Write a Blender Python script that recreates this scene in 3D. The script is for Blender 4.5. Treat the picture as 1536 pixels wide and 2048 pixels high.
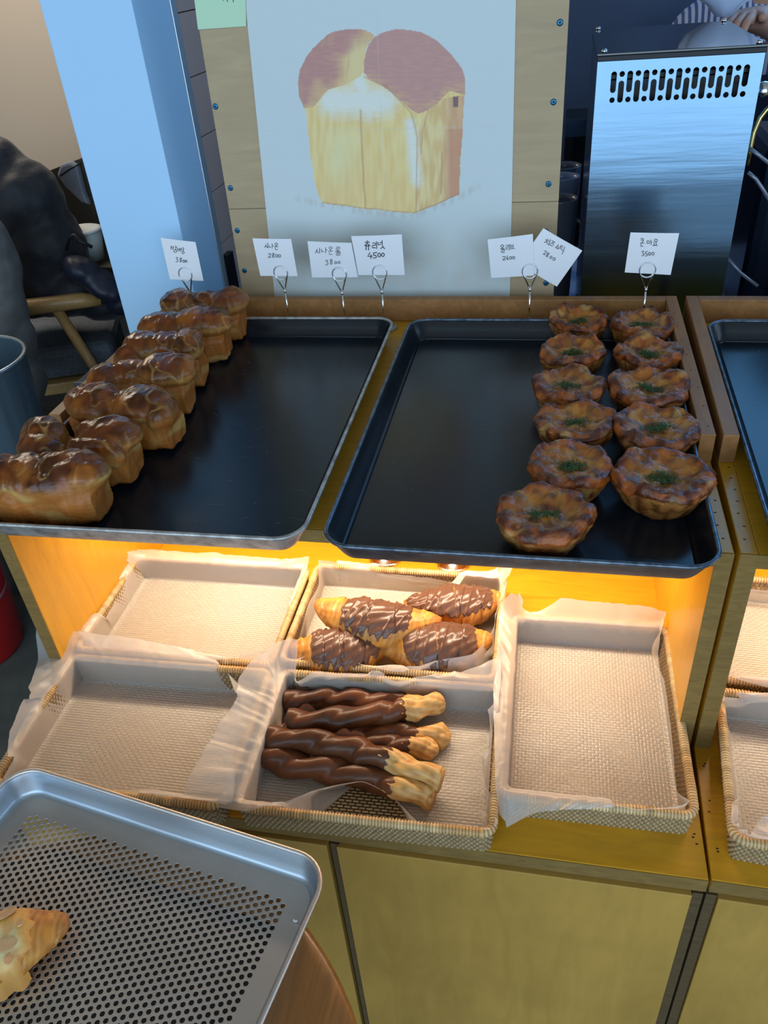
import bpy, math, random
from mathutils import Vector, Matrix, noise
for o in list(bpy.data.objects): bpy.data.objects.remove(o)
SC = bpy.context.scene
COL = SC.collection
UP = 0.76          # counter top stands 0.76 m above the floor; coordinates below are relative to it
# ---------------------------------------------------------------- camera
CAM = Vector((-0.1959, -0.5078, 0.8345)); PITCH, ROLL, YAW = 0.6169, -0.0881, 0.2394; FPX = 1591.9
def _axes():
    cx, sx = math.cos(PITCH), math.sin(PITCH)
    Z = Matrix.Rotation(YAW, 3, 'Z')
    f, u, r = Z @ Vector((0, cx, -sx)), Z @ Vector((0, sx, cx)), Z @ Vector((1, 0, 0))
    c, s = math.cos(ROLL), math.sin(ROLL)
    return c*r + s*u, -s*r + c*u, f
RT, UPV, FW = _axes()
cd = bpy.data.cameras.new('camera'); cam = bpy.data.objects.new('camera', cd); COL.objects.link(cam)
cd.sensor_fit = 'VERTICAL'; cd.sensor_height = 36; cd.sensor_width = 27; cd.lens = 36*FPX/2048
cd.clip_start = .02; cd.clip_end = 50
M = Matrix((RT, UPV, -FW)).transposed().to_4x4(); M.translation = CAM; cam.matrix_world = M
SC.camera = cam
def at(px, py, ax, val):
    """point of the place seen at a pixel of the photograph, on the plane x, y or z = val"""
    d = FW + RT*((px-768)/FPX) - UPV*((py-1024)/FPX)
    i = 'xyz'.index(ax); t = (val-CAM[i])/d[i]
    return CAM + d*t
# ---------------------------------------------------------------- world, lights, exposure
SC.view_settings.view_transform = 'Standard'; SC.view_settings.look = 'None'
SC.view_settings.exposure = 0.0; SC.view_settings.gamma = 1
w = bpy.data.worlds.new('world'); SC.world = w; w.use_nodes = True
bg = w.node_tree.nodes['Background']; bg.inputs[0].default_value = (.42, .62, 1, 1); bg.inputs[1].default_value = .35
def area(name, loc, rot, sx, sy, power, color, spread=180):
    l = bpy.data.lights.new(name, 'AREA'); l.shape = 'RECTANGLE'; l.size = sx; l.size_y = sy
    l.energy = power; l.color = color; l.spread = math.radians(spread)
    o = bpy.data.objects.new(name, l); COL.objects.link(o); o.location = loc; o.rotation_euler = rot
    return o
# daylight through the shop window behind the photographer and through a door on the right
area('window_light', (-.2, -3.1, .9), (math.radians(90), 0, 0), 6.4, 2.6, 160, (.58, .80, 1))
area('door_light', (3.6, .6, 1.0), (math.radians(90), 0, math.radians(90)), 2.4, 2.0, 30, (.55, .78, 1))
# warm light strips under the top shelves
area('shelf_light', (-.433, .40, .277), (0, 0, 0), .76, .03, 4.7, (1, .80, .56))
area('shelf_light', (.45, .40, .277), (0, 0, 0), .76, .03, 4.7, (1, .80, .56))
# warm ceiling lamp far left in the seating room
area('ceiling_light', (-2.6, 2.4, 1.6), (0, 0, 0), .8, .8, 24, (1, .86, .70))
# ---------------------------------------------------------------- helpers
class MB:
    def __init__(s): s.v = []; s.f = []; s.c = []; s.sm = []
    def face(s, idx, sm=False): s.f.append(tuple(idx)); s.sm.append(sm)
    def box(s, a, b, tf=None):
        n = len(s.v); x0, y0, z0 = a; x1, y1, z1 = b
        P = [Vector(p) for p in ((x0,y0,z0),(x1,y0,z0),(x1,y1,z0),(x0,y1,z0),(x0,y0,z1),(x1,y0,z1),(x1,y1,z1),(x0,y1,z1))]
        if tf: P = [tf @ p for p in P]
        s.v += P
        for q in ((0,3,2,1),(4,5,6,7),(0,1,5,4),(1,2,6,5),(2,3,7,6),(3,0,4,7)): s.face([n+i for i in q])
        return s
    def grid(s, rows, closed=False, sm=True, cap=False, flip=False):
        n = len(s.v); m = len(rows[0])
        for r in rows: s.v += [Vector(p) for p in r]
        for i in range(len(rows)-1):
            for j in range(m if closed else m-1):
                k = (j+1) % m
                q = [n+i*m+j, n+i*m+k, n+(i+1)*m+k, n+(i+1)*m+j]
                s.face(q[::-1] if flip else q, sm)
        if cap:
            s.face([n+j for j in range(m)][::-1], sm); s.face([n+(len(rows)-1)*m+j for j in range(m)], sm)
        return s
    def tube(s, pts, r, seg=8, closed=False, cap=True, rf=None):
        pts = [Vector(p) for p in pts]; n = len(pts); rows = []
        up = Vector((0, 0, 1)); prev = None
        for i, p in enumerate(pts):
            a = pts[(i-1) % n] if (closed or i > 0) else p
            b = pts[(i+1) % n] if (closed or i < n-1) else p
            t = (b-a).normalized()
            if prev is None:
                e = up if abs(t.z) < .9 else Vector((1, 0, 0))
                u = (e - t*e.dot(t)).normalized()
            else: u = (prev - t*prev.dot(t)).normalized()
            prev = u; v = t.cross(u)
            rr = rf(i) if rf else (r[i] if isinstance(r, (list, tuple)) else r)
            rows.append([p + (u*math.cos(2*math.pi*k/seg) + v*math.sin(2*math.pi*k/seg))*rr for k in range(seg)])
        if closed: rows.append(rows[0])
        return s.grid(rows, True, True, cap and not closed)
    def lathe(s, prof, c=(0, 0, 0), seg=24, cap=True):
        c = Vector(c)
        rows = [[c + Vector((r*math.cos(2*math.pi*k/seg), r*math.sin(2*math.pi*k/seg), z)) for k in range(seg)] for r, z in prof]
        return s.grid(rows, True, True, cap)
    def prism(s, poly, z0, z1, tf=None):
        n = len(s.v); m = len(poly)
        P = [Vector((x, y, z0)) for x, y in poly] + [Vector((x, y, z1)) for x, y in poly]
        if tf: P = [tf @ p for p in P]
        s.v += P
        s.face([n+i for i in range(m)][::-1]); s.face([n+m+i for i in range(m)])
        for i in range(m): s.face([n+i, n+(i+1) % m, n+m+(i+1) % m, n+m+i])
        return s
ORG = {}
def mkmesh(name, mb, mat, off=Vector((0, 0, 0))):
    me = bpy.data.meshes.new(name)
    me.from_pydata([tuple(Vector(v)-off) for v in mb.v], [], mb.f)
    me.polygons.foreach_set('use_smooth', mb.sm)
    if mb.c:
        a = me.color_attributes.new('Col', 'FLOAT_COLOR', 'POINT')
        a.data.foreach_set('color', [x for c in mb.c for x in (c[0], c[1], c[2], c[3] if len(c) > 3 else 1.0)])
    me.update()
    if mat: me.materials.append(mat)
    return me
def thing(name, label, cat, loc=(0, 0, 0), rz=0, group=None, rot=None):
    o = bpy.data.objects.new(name, None); COL.objects.link(o); o.empty_display_size = .05
    o.location = loc; o.rotation_euler = rot or (0, 0, rz); o['label'] = label; o['category'] = cat
    if group: o['group'] = group
    ORG[o] = Vector(loc)
    return o
def part(name, mb, mat, parent, local=False, bevel=0, label=None):
    off = Vector((0, 0, 0)) if local else ORG[parent]
    o = bpy.data.objects.new(name, mkmesh(name, mb, mat, off)); COL.objects.link(o); o.parent = parent
    ORG[o] = off
    if bevel: bev(o, bevel)
    if label: o['label'] = label
    return o
def bev(o, wd, seg=2):
    m = o.modifiers.new('bevel', 'BEVEL'); m.width = wd; m.segments = seg; m.limit_method = 'ANGLE'
def single(name, mb, mat, label=None, cat=None, group=None, kind=None, bevel=0, loc=None):
    if loc is None:
        xs = [v[0] for v in mb.v]; ys = [v[1] for v in mb.v]; zs = [v[2] for v in mb.v]
        loc = Vector(((min(xs)+max(xs))/2, (min(ys)+max(ys))/2, min(zs)))
    o = bpy.data.objects.new(name, mkmesh(name, mb, mat, Vector(loc))); COL.objects.link(o); o.location = loc
    ORG[o] = Vector(loc)
    if label: o['label'] = label
    if cat: o['category'] = cat
    if group: o['group'] = group
    if kind: o['kind'] = kind
    if bevel: bev(o, bevel)
    return o
def struct(name, mb, mat, bevel=0): return single(name, mb, mat, kind='structure', bevel=bevel)
def copy_thing(root, loc, rz, label, group=None):
    r = root.copy(); COL.objects.link(r); r.location = loc; r.rotation_euler = (0, 0, rz); r['label'] = label
    if group: r['group'] = group
    for ch in list(root.children):
        c = ch.copy(); COL.objects.link(c); c.parent = r
        for g in list(ch.children):
            d = g.copy(); COL.objects.link(d); d.parent = c
    return r
def nz(x, y=0, z=0): return noise.noise(Vector((x, y, z)))
def lerp(a, b, t): return a+(b-a)*t
def clamp(x, a=0, b=1): return max(a, min(b, x))
def sstep(a, b, x):
    t = clamp((x-a)/(b-a)); return t*t*(3-2*t)
def cmix(a, b, t): return tuple(lerp(a[i], b[i], t) for i in range(3))
def s2l(r, g, b): return tuple(((c/255)/12.92 if c <= 10 else ((c/255+.055)/1.055)**2.4) for c in (r, g, b))
# ---------------------------------------------------------------- materials
def mat(name, col=(.8, .8, .8), rough=.5, metal=0, attr=False, vary=None, bump=None, coat=0, grain=None, spec=.5, aniso=0, emit=None, trans=0, sheen=0, alpha_rough=False, dots=None):
    m = bpy.data.materials.new(name); m.use_nodes = True; nt = m.node_tree; N = nt.nodes; L = nt.links
    b = N['Principled BSDF']; b.inputs['Roughness'].default_value = rough; b.inputs['Metallic'].default_value = metal
    b.inputs['Coat Weight'].default_value = coat; b.inputs['Coat Roughness'].default_value = .12
    b.inputs['Specular IOR Level'].default_value = spec; b.inputs['Transmission Weight'].default_value = trans
    if sheen: b.inputs['Sheen Weight'].default_value = sheen
    if emit: b.inputs['Emission Color'].default_value = (*emit[0], 1); b.inputs['Emission Strength'].default_value = emit[1]
    tc = N.new('ShaderNodeTexCoord')
    if attr:
        a = N.new('ShaderNodeAttribute'); a.attribute_name = 'Col'; cur = a.outputs['Color']
        if alpha_rough: L.new(a.outputs['Alpha'], b.inputs['Roughness'])
    else:
        a = N.new('ShaderNodeRGB'); a.outputs[0].default_value = (*col, 1); cur = a.outputs[0]
    def nnode(scale, stretch=(1, 1, 1), detail=5, dist=0, rr=.6):
        mp = N.new('ShaderNodeMapping'); mp.inputs['Scale'].default_value = stretch
        L.new(tc.outputs['Object'], mp.inputs['Vector'])
        n = N.new('ShaderNodeTexNoise'); n.inputs['Scale'].default_value = scale; n.inputs['Detail'].default_value = detail
        n.inputs['Distortion'].default_value = dist; n.inputs['Roughness'].default_value = rr
        L.new(mp.outputs[0], n.inputs['Vector']); return n.outputs['Fac']
    def mul(cur, fac, lo, hi):
        r = N.new('ShaderNodeMapRange'); r.inputs['From Min'].default_value = .3; r.inputs['From Max'].default_value = .7
        r.inputs['To Min'].default_value = lo; r.inputs['To Max'].default_value = hi
        L.new(fac, r.inputs['Value'])
        v = N.new('ShaderNodeVectorMath'); v.operation = 'SCALE'; L.new(cur, v.inputs[0]); L.new(r.outputs[0], v.inputs['Scale'])
        return v.outputs[0]
    if vary: cur = mul(cur, nnode(vary[0]), 1-vary[1], 1+vary[1])
    if grain:   # (scale, stretch, amount)
        g = nnode(grain[0], grain[1], 6, 1.2); cur = mul(cur, g, 1-grain[2], 1+grain[2]*.6)
        r = N.new('ShaderNodeMapRange'); r.inputs['To Min'].default_value = rough-.08; r.inputs['To Max'].default_value = rough+.12
        L.new(g, r.inputs['Value']); L.new(r.outputs[0], b.inputs['Roughness'])
    L.new(cur, b.inputs['Base Color'])
    if bump:
        bn = N.new('ShaderNodeBump'); bn.inputs['Strength'].default_value = bump[1]; bn.inputs['Distance'].default_value = bump[2] if len(bump) > 2 else .002
        L.new(nnode(bump[0], bump[3] if len(bump) > 3 else (1, 1, 1)), bn.inputs['Height']); L.new(bn.outputs[0], b.inputs['Normal'])
    return m
WOOD = (.60, .295, .012)
m_wood_x = mat('varnished_ply_x', WOOD, .34, grain=(9, (1, 7, 7), .16), vary=(3, .08), coat=.12)
m_wood_y = mat('varnished_ply_y', WOOD, .34, grain=(9, (7, 1, 7), .16), vary=(3, .08), coat=.12)
m_wood_z = mat('varnished_ply_z', WOOD, .38, grain=(9, (7, 7, 1), .14), vary=(3, .10), coat=.1)
m_edge = mat('ply_edge', (.215, .13, .038), .6, spec=.2, grain=(16, (2, 2, 10), .22), vary=(8, .12))
m_edge_dark = mat('ply_edge_dark', (.10, .062, .025), .5, grain=(16, (2, 2, 10), .22))
m_rail = mat('rail_wood', (.34, .155, .05), .5, grain=(10, (5, 1, 5), .25), vary=(9, .12), coat=.05, spec=.3)
m_door = mat('door_ply', (.44, .25, .05), .36, grain=(5, (6, 6, 1.2), .10), vary=(3.5, .16), coat=.25)
m_dark = mat('dark_gap', (.015, .015, .012), .8)
m_hole = mat('nail_hole', (.03, .018, .01), .9)
m_tray = mat('black_tray', (.006, .010, .016), .24, metal=.0, vary=(14, .3), bump=(60, .06, .0006), spec=.36)
m_trayrim = mat('tray_rim_blue', (.10, .13, .17), .28, metal=.7, vary=(90, .6), bump=(130, .3, .0006))
m_trayworn = mat('tray_rim_worn', (.40, .38, .36), .38, metal=.6, vary=(60, .5), bump=(110, .35, .0008))
m_trayout = mat('tray_outer', (.06, .065, .075), .4, metal=.5, vary=(40, .6), bump=(80, .3, .001))
m_scr = mat('tray_scratch', (.20, .21, .22), .4, metal=.5)
m_alu = mat('aluminium', (.66, .60, .55), .42, metal=.9, vary=(7, .10), bump=(40, .06, .0008))
m_steel = mat('brushed_steel', (.17, .27, .37), .20, metal=1, vary=(3, .05), bump=(3.2, .14, .006, (.25, .25, 3.4)))
m_alu_sky = mat('aluminium_wall_sky_tint', (.42, .49, .56), .36, metal=.9, vary=(7, .08), bump=(40, .06, .0008))  # same metal as the tray floor, blued for the window's reflection
m_chrome = mat('chrome', (.75, .76, .78), .12, metal=1)
m_blackglass = mat('black_glass', (.012, .016, .018), .04, spec=.9)
m_black = mat('black_plastic', (.008, .009, .012), .38, spec=.3)
m_wicker = mat('rattan', attr=True, rough=.5)
m_wickrim = mat('rattan_rim', attr=True, rough=.42)
m_card = mat('card_paper', (.86, .84, .86), .7)
m_ink = mat('ink', (.012, .012, .016), .6)
m_screw = mat('blue_screw', (.03, .17, .30), .3, metal=.7)
def mat_weave():
    m = mat('rattan_base', (.50, .36, .18), .55); nt = m.node_tree; N = nt.nodes; L = nt.links; b = N['Principled BSDF']
    tc = N.new('ShaderNodeTexCoord'); br = N.new('ShaderNodeTexBrick'); mp = N.new('ShaderNodeMapping')
    mp.inputs['Rotation'].default_value = (0, 0, .0); L.new(tc.outputs['Object'], mp.inputs['Vector']); L.new(mp.outputs[0], br.inputs['Vector'])
    br.inputs['Scale'].default_value = 1; br.inputs['Brick Width'].default_value = .009; br.inputs['Row Height'].default_value = .0042
    br.inputs['Mortar Size'].default_value = .0013; br.inputs['Mortar Smooth'].default_value = .6
    br.inputs['Color1'].default_value = (.80, .62, .36, 1); br.inputs['Color2'].default_value = (.62, .46, .24, 1); br.inputs['Mortar'].default_value = (.10, .06, .02, 1)
    L.new(br.outputs['Color'], b.inputs['Base Color'])
    bn = N.new('ShaderNodeBump'); bn.inputs['Strength'].default_value = .8; bn.inputs['Distance'].default_value = .002; bn.invert = True
    L.new(br.outputs['Fac'], bn.inputs['Height']); L.new(bn.outputs[0], b.inputs['Normal'])
    return m
m_weave = mat_weave()
m_sheet = mat('steel_side', (.4, .42, .45), .25, metal=1)
def mat_paper():
    m = bpy.data.materials.new('waxed_paper'); m.use_nodes = True; nt = m.node_tree; N = nt.nodes; L = nt.links
    N.clear(); out = N.new('ShaderNodeOutputMaterial')
    d = N.new('ShaderNodeBsdfDiffuse'); d.inputs[0].default_value = (.88, .86, .84, 1)
    t = N.new('ShaderNodeBsdfTranslucent'); t.inputs[0].default_value = (.88, .85, .80, 1)
    g = N.new('ShaderNodeBsdfGlossy'); g.inputs['Roughness'].default_value = .32; g.inputs[0].default_value = (1, 1, 1, 1)
    tr = N.new('ShaderNodeBsdfTransparent'); tr.inputs[0].default_value = (.96, .94, .92, 1)
    m1 = N.new('ShaderNodeMixShader'); m1.inputs[0].default_value = .38; L.new(d.outputs[0], m1.inputs[1]); L.new(t.outputs[0], m1.inputs[2])
    m2 = N.new('ShaderNodeMixShader'); m2.inputs[0].default_value = .50; L.new(m1.outputs[0], m2.inputs[1]); L.new(tr.outputs[0], m2.inputs[2])
    m3 = N.new('ShaderNodeMixShader'); m3.inputs[0].default_value = .035; L.new(m2.outputs[0], m3.inputs[1]); L.new(g.outputs[0], m3.inputs[2])
    tc = N.new('ShaderNodeTexCoord'); n = N.new('ShaderNodeTexNoise'); n.inputs['Scale'].default_value = 22; n.inputs['Detail'].default_value = 3
    n.inputs['Distortion'].default_value = 1.5
    L.new(tc.outputs['Object'], n.inputs['Vector']); bn = N.new('ShaderNodeBump'); bn.inputs['Strength'].default_value = .25; bn.inputs['Distance'].default_value = .004
    L.new(n.outputs['Fac'], bn.inputs['Height'])
    # the sheet takes the relief of the woven floor where it lies on it
    br = N.new('ShaderNodeTexBrick'); br.inputs['Scale'].default_value = 1; br.inputs['Brick Width'].default_value = .009; br.inputs['Row Height'].default_value = .0042
    br.inputs['Mortar Size'].default_value = .0012; br.inputs['Mortar Smooth'].default_value = 1; L.new(tc.outputs['Object'], br.inputs['Vector'])
    sp = N.new('ShaderNodeSeparateXYZ'); L.new(tc.outputs['Object'], sp.inputs[0])
    mr = N.new('ShaderNodeMapRange'); mr.inputs['From Min'].default_value = .0015; mr.inputs['From Max'].default_value = .006; mr.inputs['To Min'].default_value = 1; mr.inputs['To Max'].default_value = 0
    L.new(sp.outputs['Z'], mr.inputs['Value'])
    n2 = N.new('ShaderNodeTexNoise'); n2.inputs['Scale'].default_value = 14; L.new(tc.outputs['Object'], n2.inputs['Vector'])
    mm = N.new('ShaderNodeMath'); mm.operation = 'MULTIPLY'; L.new(br.outputs['Fac'], mm.inputs[0]); L.new(mr.outputs[0], mm.inputs[1])
    m3_ = N.new('ShaderNodeMath'); m3_.operation = 'MULTIPLY'; L.new(mm.outputs[0], m3_.inputs[0]); L.new(n2.outputs['Fac'], m3_.inputs[1])
    bn2 = N.new('ShaderNodeBump'); bn2.invert = True; bn2.inputs['Strength'].default_value = .36; bn2.inputs['Distance'].default_value = .0022
    L.new(m3_.outputs[0], bn2.inputs['Height']); L.new(bn.outputs[0], bn2.inputs['Normal']); bn = bn2
    for s in (d, t, g): L.new(bn.outputs[0], s.inputs['Normal'])
    L.new(m3.outputs[0], out.inputs[0]); return m
m_paper = mat_paper()
# ================================================================ SETTING
FL = -UP
m_floor = mat('dark_concrete', (.10, .105, .085), .8, vary=(5, .35), bump=(30, .3, .003))
struct('floor', MB().box((-5, -3.4, FL-.05), (4, 4.2, FL)), m_floor)
m_beige = mat('beige_plaster', (.50, .42, .33), .8, vary=(1.2, .05))
m_navy = mat('navy_wall', (.07, .115, .22), .6, vary=(1.5, .15))
struct('wall_left', MB().box((-5, 3.3, FL), (-.98, 3.4, 2.5)), m_beige)
struct('ceiling', MB().box((-5, -3.4, 2.5), (4, 4.2, 2.55)), mat('ceiling_paint', (.60, .49, .38), .8))
struct('wall_side', MB().box((-5.1, -3.4, FL), (-5, 4.2, 2.5)), m_beige)
struct('wall_back', MB().box((-.98, 2.3, FL), (4, 2.4, .86)).box((-.98, 2.3, .86), (.22, 2.4, 2.5)).box((1.9, 2.3, .86), (4, 2.4, 2.5)).box((.22, 2.3, 2.3), (1.9, 2.4, 2.5)), m_navy)
m_sky = mat('daylit_pane', (.05, .1, .2), .3, emit=((.16, .50, 1), 3.2))
struct('window_1', MB().box((.22, 2.35, .86), (1.9, 2.36, 2.3)), m_sky)
wfr = MB()
for a in (((.22, 2.33, .86), (.26, 2.37, 2.3)), ((1.86, 2.33, .86), (1.9, 2.37, 2.3)), ((.26, 2.33, .86), (1.86, 2.37, .90)), ((.26, 2.33, 2.26), (1.86, 2.37, 2.3)), ((1.04, 2.33, .90), (1.08, 2.37, 2.26))): wfr.box(*a)
struct('trim_5', wfr, m_black)
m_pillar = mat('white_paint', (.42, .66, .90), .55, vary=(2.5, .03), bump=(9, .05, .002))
struct('trim_1', MB().box((-.981, .80, FL), (-.8313, .935, 1.7)), m_pillar, .0015)
m_jamb = mat('jamb_paint', (.55, .37, .31), .6, vary=(4, .1))
m_strip = mat('strip_metal', (.62, .70, .78), .3, metal=.6)
struct('trim_2', MB().box((-.9, .935, FL), (-.829, .957, 1.7)), m_strip, .001)
jb = MB(); z = FL
while z < 1.7:
    jb.box((-.95, .958, z), (-.8313, 1.10, min(z+.094, 1.7))); z += .0955
struct('trim_3', jb, m_jamb, .001)
struct('trim_4', MB().box((-.838, .9575, FL), (-.820, .985, .365)), m_black, .001)
# the window wall behind the photographer (white frame posts and sill)
m_white = mat('white_frame', (.75, .77, .8), .5)
wf = MB()
wf.box((-2.9, -3.35, FL), (2.5, -3.2, -.36)); wf.box((-2.9, -3.35, 2.12), (2.5, -3.2, 2.4))
for x in (-2.9, 2.4): wf.box((x, -3.35, -.36), (x+.1, -3.2, 2.12))
struct('wall_front', wf, m_white)

# ================================================================ PLYWOOD PANEL, POSTER, NOTE
PY = .83
XL0, XL1 = at(388, 0, 'y', PY), at(485, 585, 'y', PY); XR0, XR1 = at(1140, 0, 'y', PY), at(1105, 590, 'y', PY)
def ext(a, b, z): t = (z-a.z)/(b.z-a.z); return a.x+(b.x-a.x)*t
m_plyb = mat('raw_plywood', (.45, .325, .185), .6, grain=(4.5, (1.2, 6, 9), .13), vary=(5, .06))
pb = MB(); zt, zb = 1.25, FL
poly = [(ext(XL0, XL1, zb), zb), (XR1.x, zb), (XR1.x+.003, zt), (ext(XL0, XL1, zt), zt)]
TY = Matrix(((1, 0, 0, 0), (0, 0, -1, PY), (0, 1, 0, 0), (0, 0, 0, 1)))   # poly (x, z) -> plane, third axis toward -Y
ply = thing('plywood_panel', 'tall brown plywood board standing behind the bread shelf with the loaf poster on it', 'board', (-.47, PY, FL))
pb.prism(poly, -.018, 0, TY); part('board', pb, m_plyb, ply, bevel=.0008)
m_seam = mat('ply_seam', (.16, .11, .06), .8)
sl = at(470, 418, 'y', PY).z
part('panel_seam', MB().box((-.752, PY-.0004, sl-.0006), (-.194, PY+.001, sl+.0006)), m_seam, ply)
for px, py in ((1120, 45), (1107, 204), (1097, 368), (1092, 463), (1092, 566), (431, 213), (461, 376), (474.5, 461), (489, 541)):
    c = at(px, py, 'y', PY); s = MB()
    s.grid([[c+Vector((r*math.cos(k*math.pi/8), yy, r*math.sin(k*math.pi/8))) for k in range(16)] for r, yy in ((.0048, .0005), (.0044, -.0012), (.0015, -.0016), (.0001, -.0005))], True, True)
    so = part('screw', s, m_screw, ply)
    part('drive_slot', MB().box((c.x-.0022, PY-.0019, c.z-.0005), (c.x+.0022, PY-.001, c.z+.0005)).box((c.x-.0005, PY-.0019, c.z-.0022), (c.x+.0005, PY-.001, c.z+.0022)), m_black, so)
# painted poster: colours of the print, with shade low on the sheet, as vertex colours on a fine flat sheet
def inpoly(x, y, P):
    c = False; j = len(P)-1
    for i in range(len(P)):
        xi, yi = P[i]; xj, yj = P[j]
        if (yi > y) != (yj > y) and x < (xj-xi)*(y-yi)/(yj-yi)+xi: c = not c
        j = i
    return c
LD = [(295,480),(292,400),(300,345),(325,290),(360,240),(395,205),(430,175),(465,157),(500,148),(560,143),(620,147),(650,160),(668,180),(640,215),(622,260),(615,345),(600,380),(560,400),(520,420),(440,445),(360,530),(318,535)]
RD = [(615,360),(615,300),(640,220),(665,185),(700,163),(760,147),(830,147),(900,160),(940,180),(980,205),(1020,240),(1050,270),(1080,310),(1100,340),(1115,390),(1114,470),(1040,450),(980,510),(930,545),(885,565),(850,545),(800,500),(740,450),(680,410),(635,385)]
BD = [(296,470),(330,560),(338,660),(350,760),(375,920),(392,975),(410,1005),(500,1018),(620,1033),(740,1045),(865,1057),(960,1020),(1085,965),(1088,900),(1092,800),(1103,640),(1112,470),(1000,300),(640,250),(450,320)]
SIDE = [(868,1057),(880,860),(878,690),(900,600),(935,545),(1000,490),(1112,470),(1103,640),(1090,820),(1085,965),(960,1020)]
BR = (.80, .80, .78)
def dseg(x, y, P):
    d = 1e9
    for (ax, ay), (bx, by) in zip(P, P[1:]):
        dx, dy = bx-ax, by-ay; t = clamp(((x-ax)*dx+(y-ay)*dy)/(dx*dx+dy*dy)); d = min(d, math.hypot(x-ax-t*dx, y-ay-t*dy))
    return d
def paint(u, v):
    """print colour plus painted shade at picture coordinates of the poster"""
    x, y = (u-480)*2.477, v*2.477
    wx, wy = x+4*nz(x*.012, y*.012, 7), y+4*nz(x*.012, y*.012, 3)
    c = (.60, .655, .655); n1 = nz(x*.012, y*.012, 1); n2 = nz(x*.05, y*.008, 2); n3 = nz(x*.02, y*.09, 5)
    body = inpoly(wx, wy, BD)
    if body or inpoly(wx, wy, LD) or inpoly(wx, wy, RD):
        c = cmix((.80, .56, .22), (.84, .66, .30), clamp(.5+n2*1.2))
        c = cmix(c, (.78, .70, .38), clamp(1-abs(x-500)/110)*sstep(600, 700, y)*sstep(980, 800, y)*.8)
        c = cmix(c, (.78, .50, .22), sstep(700, 1000, y)*.45*clamp(.6+n1))
        if inpoly(wx, wy, SIDE):
            c = cmix((.72, .47, .20), (.80, .62, .30), clamp(.5+nz(x*.05, y*.01, 9)*1.6))
            c = cmix(c, (.60, .27, .17), sstep(990, 1050, x)*(.85 if y > 640 else .55))
            if 1055 < x < 1080 and 450 < y < 530: c = (.22, .13, .13)
        # pale torn middle
        pw = max(clamp(1-abs(y-(500-.00*x))/115)*sstep(350, 450, x)*sstep(830, 700, x), clamp(1-abs(x-(570+.25*(y-300)))/60)*sstep(300, 380, y)*sstep(640, 520, y))
        pw = max(pw, clamp(1-abs(x-(840+.1*(y-560)))/45)*sstep(560, 620, y)*sstep(960, 880, y)*.9)
        c = cmix(c, (.76, .75, .66), clamp(pw*1.3+n3*.3)*clamp(pw*6))
        if inpoly(wx, wy, LD):
            e = sstep(-70, 70, (x-500)*.8+(y-330)*.62 + 60*n1)
            c = cmix((.52, .25, .22), (.74, .50, .24), clamp(e+n3*.25))
            c = cmix(c, (.78, .62, .30), sstep(500, 580, x+40*n1)*sstep(150, 260, y)*.8)
            c = cmix(c, (.60, .36, .20), sstep(.1, .45, n2)*.35)
        if inpoly(wx, wy, RD):
            c = cmix((.52, .26, .24), (.57, .31, .25), clamp(.5+n3*.6))
            c = cmix(c, (.68, .40, .22), clamp(1-dseg(x, y, [(635,385),(740,450),(885,565),(1040,450),(1114,440)])/55)*.85*clamp(.7+n3*1.5))
        for pth, wd in (([(596,545),(602,700),(622,1033)], 3), ([(615,380),(740,440),(850,560),(878,680),(872,1050)], 2.2), ([(935,545),(905,640),(898,760)], 2), ([(410,1005),(620,1033),(865,1057),(1085,965)], 4), ([(1000,760),(998,960)], 3)):
            d = dseg(wx, wy, pth)
            if d < wd*2.2: c = cmix(c, (.42, .23, .14), clamp(1-d/(wd*2.2))*.7)
    else:
        d = dseg(x, y, [(290,985),(400,1012),(600,1045),(860,1068),(960,1030),(1090,975),(1180,920)])
        c = cmix(c, (.50, .47, .42), clamp(1-d/26)*.6*clamp(.6+n2*2))
        sp = nz(x*.09, y*.09, 21)
        if y > 1050 and sp > .80: c = cmix(c, (.30, .27, .22), .7)
        c = cmix(c, (.56, .53, .43), sstep(1050, 1300, y)*.35*clamp(.6+n1))  # lower sheet browned and darkened for the weaker light there
    # fold creases of the sheet
    for d in (abs(y-652+.02*x), abs(x-(672+.05*y))):
        if d < 3: c = cmix(c, (.55, .55, .53), .35*(1-d/3))
    return c
po = thing('poster', 'large white paper poster of a painted golden loaf pinned to the plywood', 'poster', (-.47, PY-.0012, .25))
sh = MB(); NX, NY = 300, 366; rows = []
for j in range(NY+1):
    v = -30 + j*(640)/NY; row = []
    for i in range(NX+1):
        l, r = lerp(490, 548, v/580), lerp(1032, 1020, v/580); u = lerp(l, r, i/NX)
        p = at(u, v, 'y', PY-.0012); p.y += -.0012*(1-abs(2*i/NX-1))-.0006*abs(nz(i*.03, j*.03)); row.append(p); sh.c.append(paint(u, v))
    rows.append(row)
sh.grid(rows, False, True, flip=True)
m_print = mat('printed_paper', rough=.6, attr=True)
part('printed_sheet', sh, m_print, po)
nb = MB(); P = [at(x, y, 'y', PY-.003) for x, y in ((380, -70), (489, -70), (492.5, 52.5), (396, 59))]
nb.v = P + [p+Vector((0, .0006, 0)) for p in P]; nb.face((0, 1, 2, 3)); nb.face((7, 6, 5, 4))
for i in range(4): nb.face((i, i+4, (i+1) % 4+4, (i+1) % 4))
note = thing('paper_note', 'pale green paper note taped at the top left of the plywood', 'note', tuple((P[2]+P[3])/2))
part('note_sheet', nb, mat('green_paper', (.52, .74, .50), .7), note)
ib = MB()
for a in (((443, -4), (447, 1)), ((453, -5), (455, 3.5)), ((466, -6), (466.5, 4.5))):
    ib.tube([at(x, y, 'y', PY-.0034) for x, y in a], .0005, 5)
part('handwriting', ib, m_ink, note)

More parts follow.
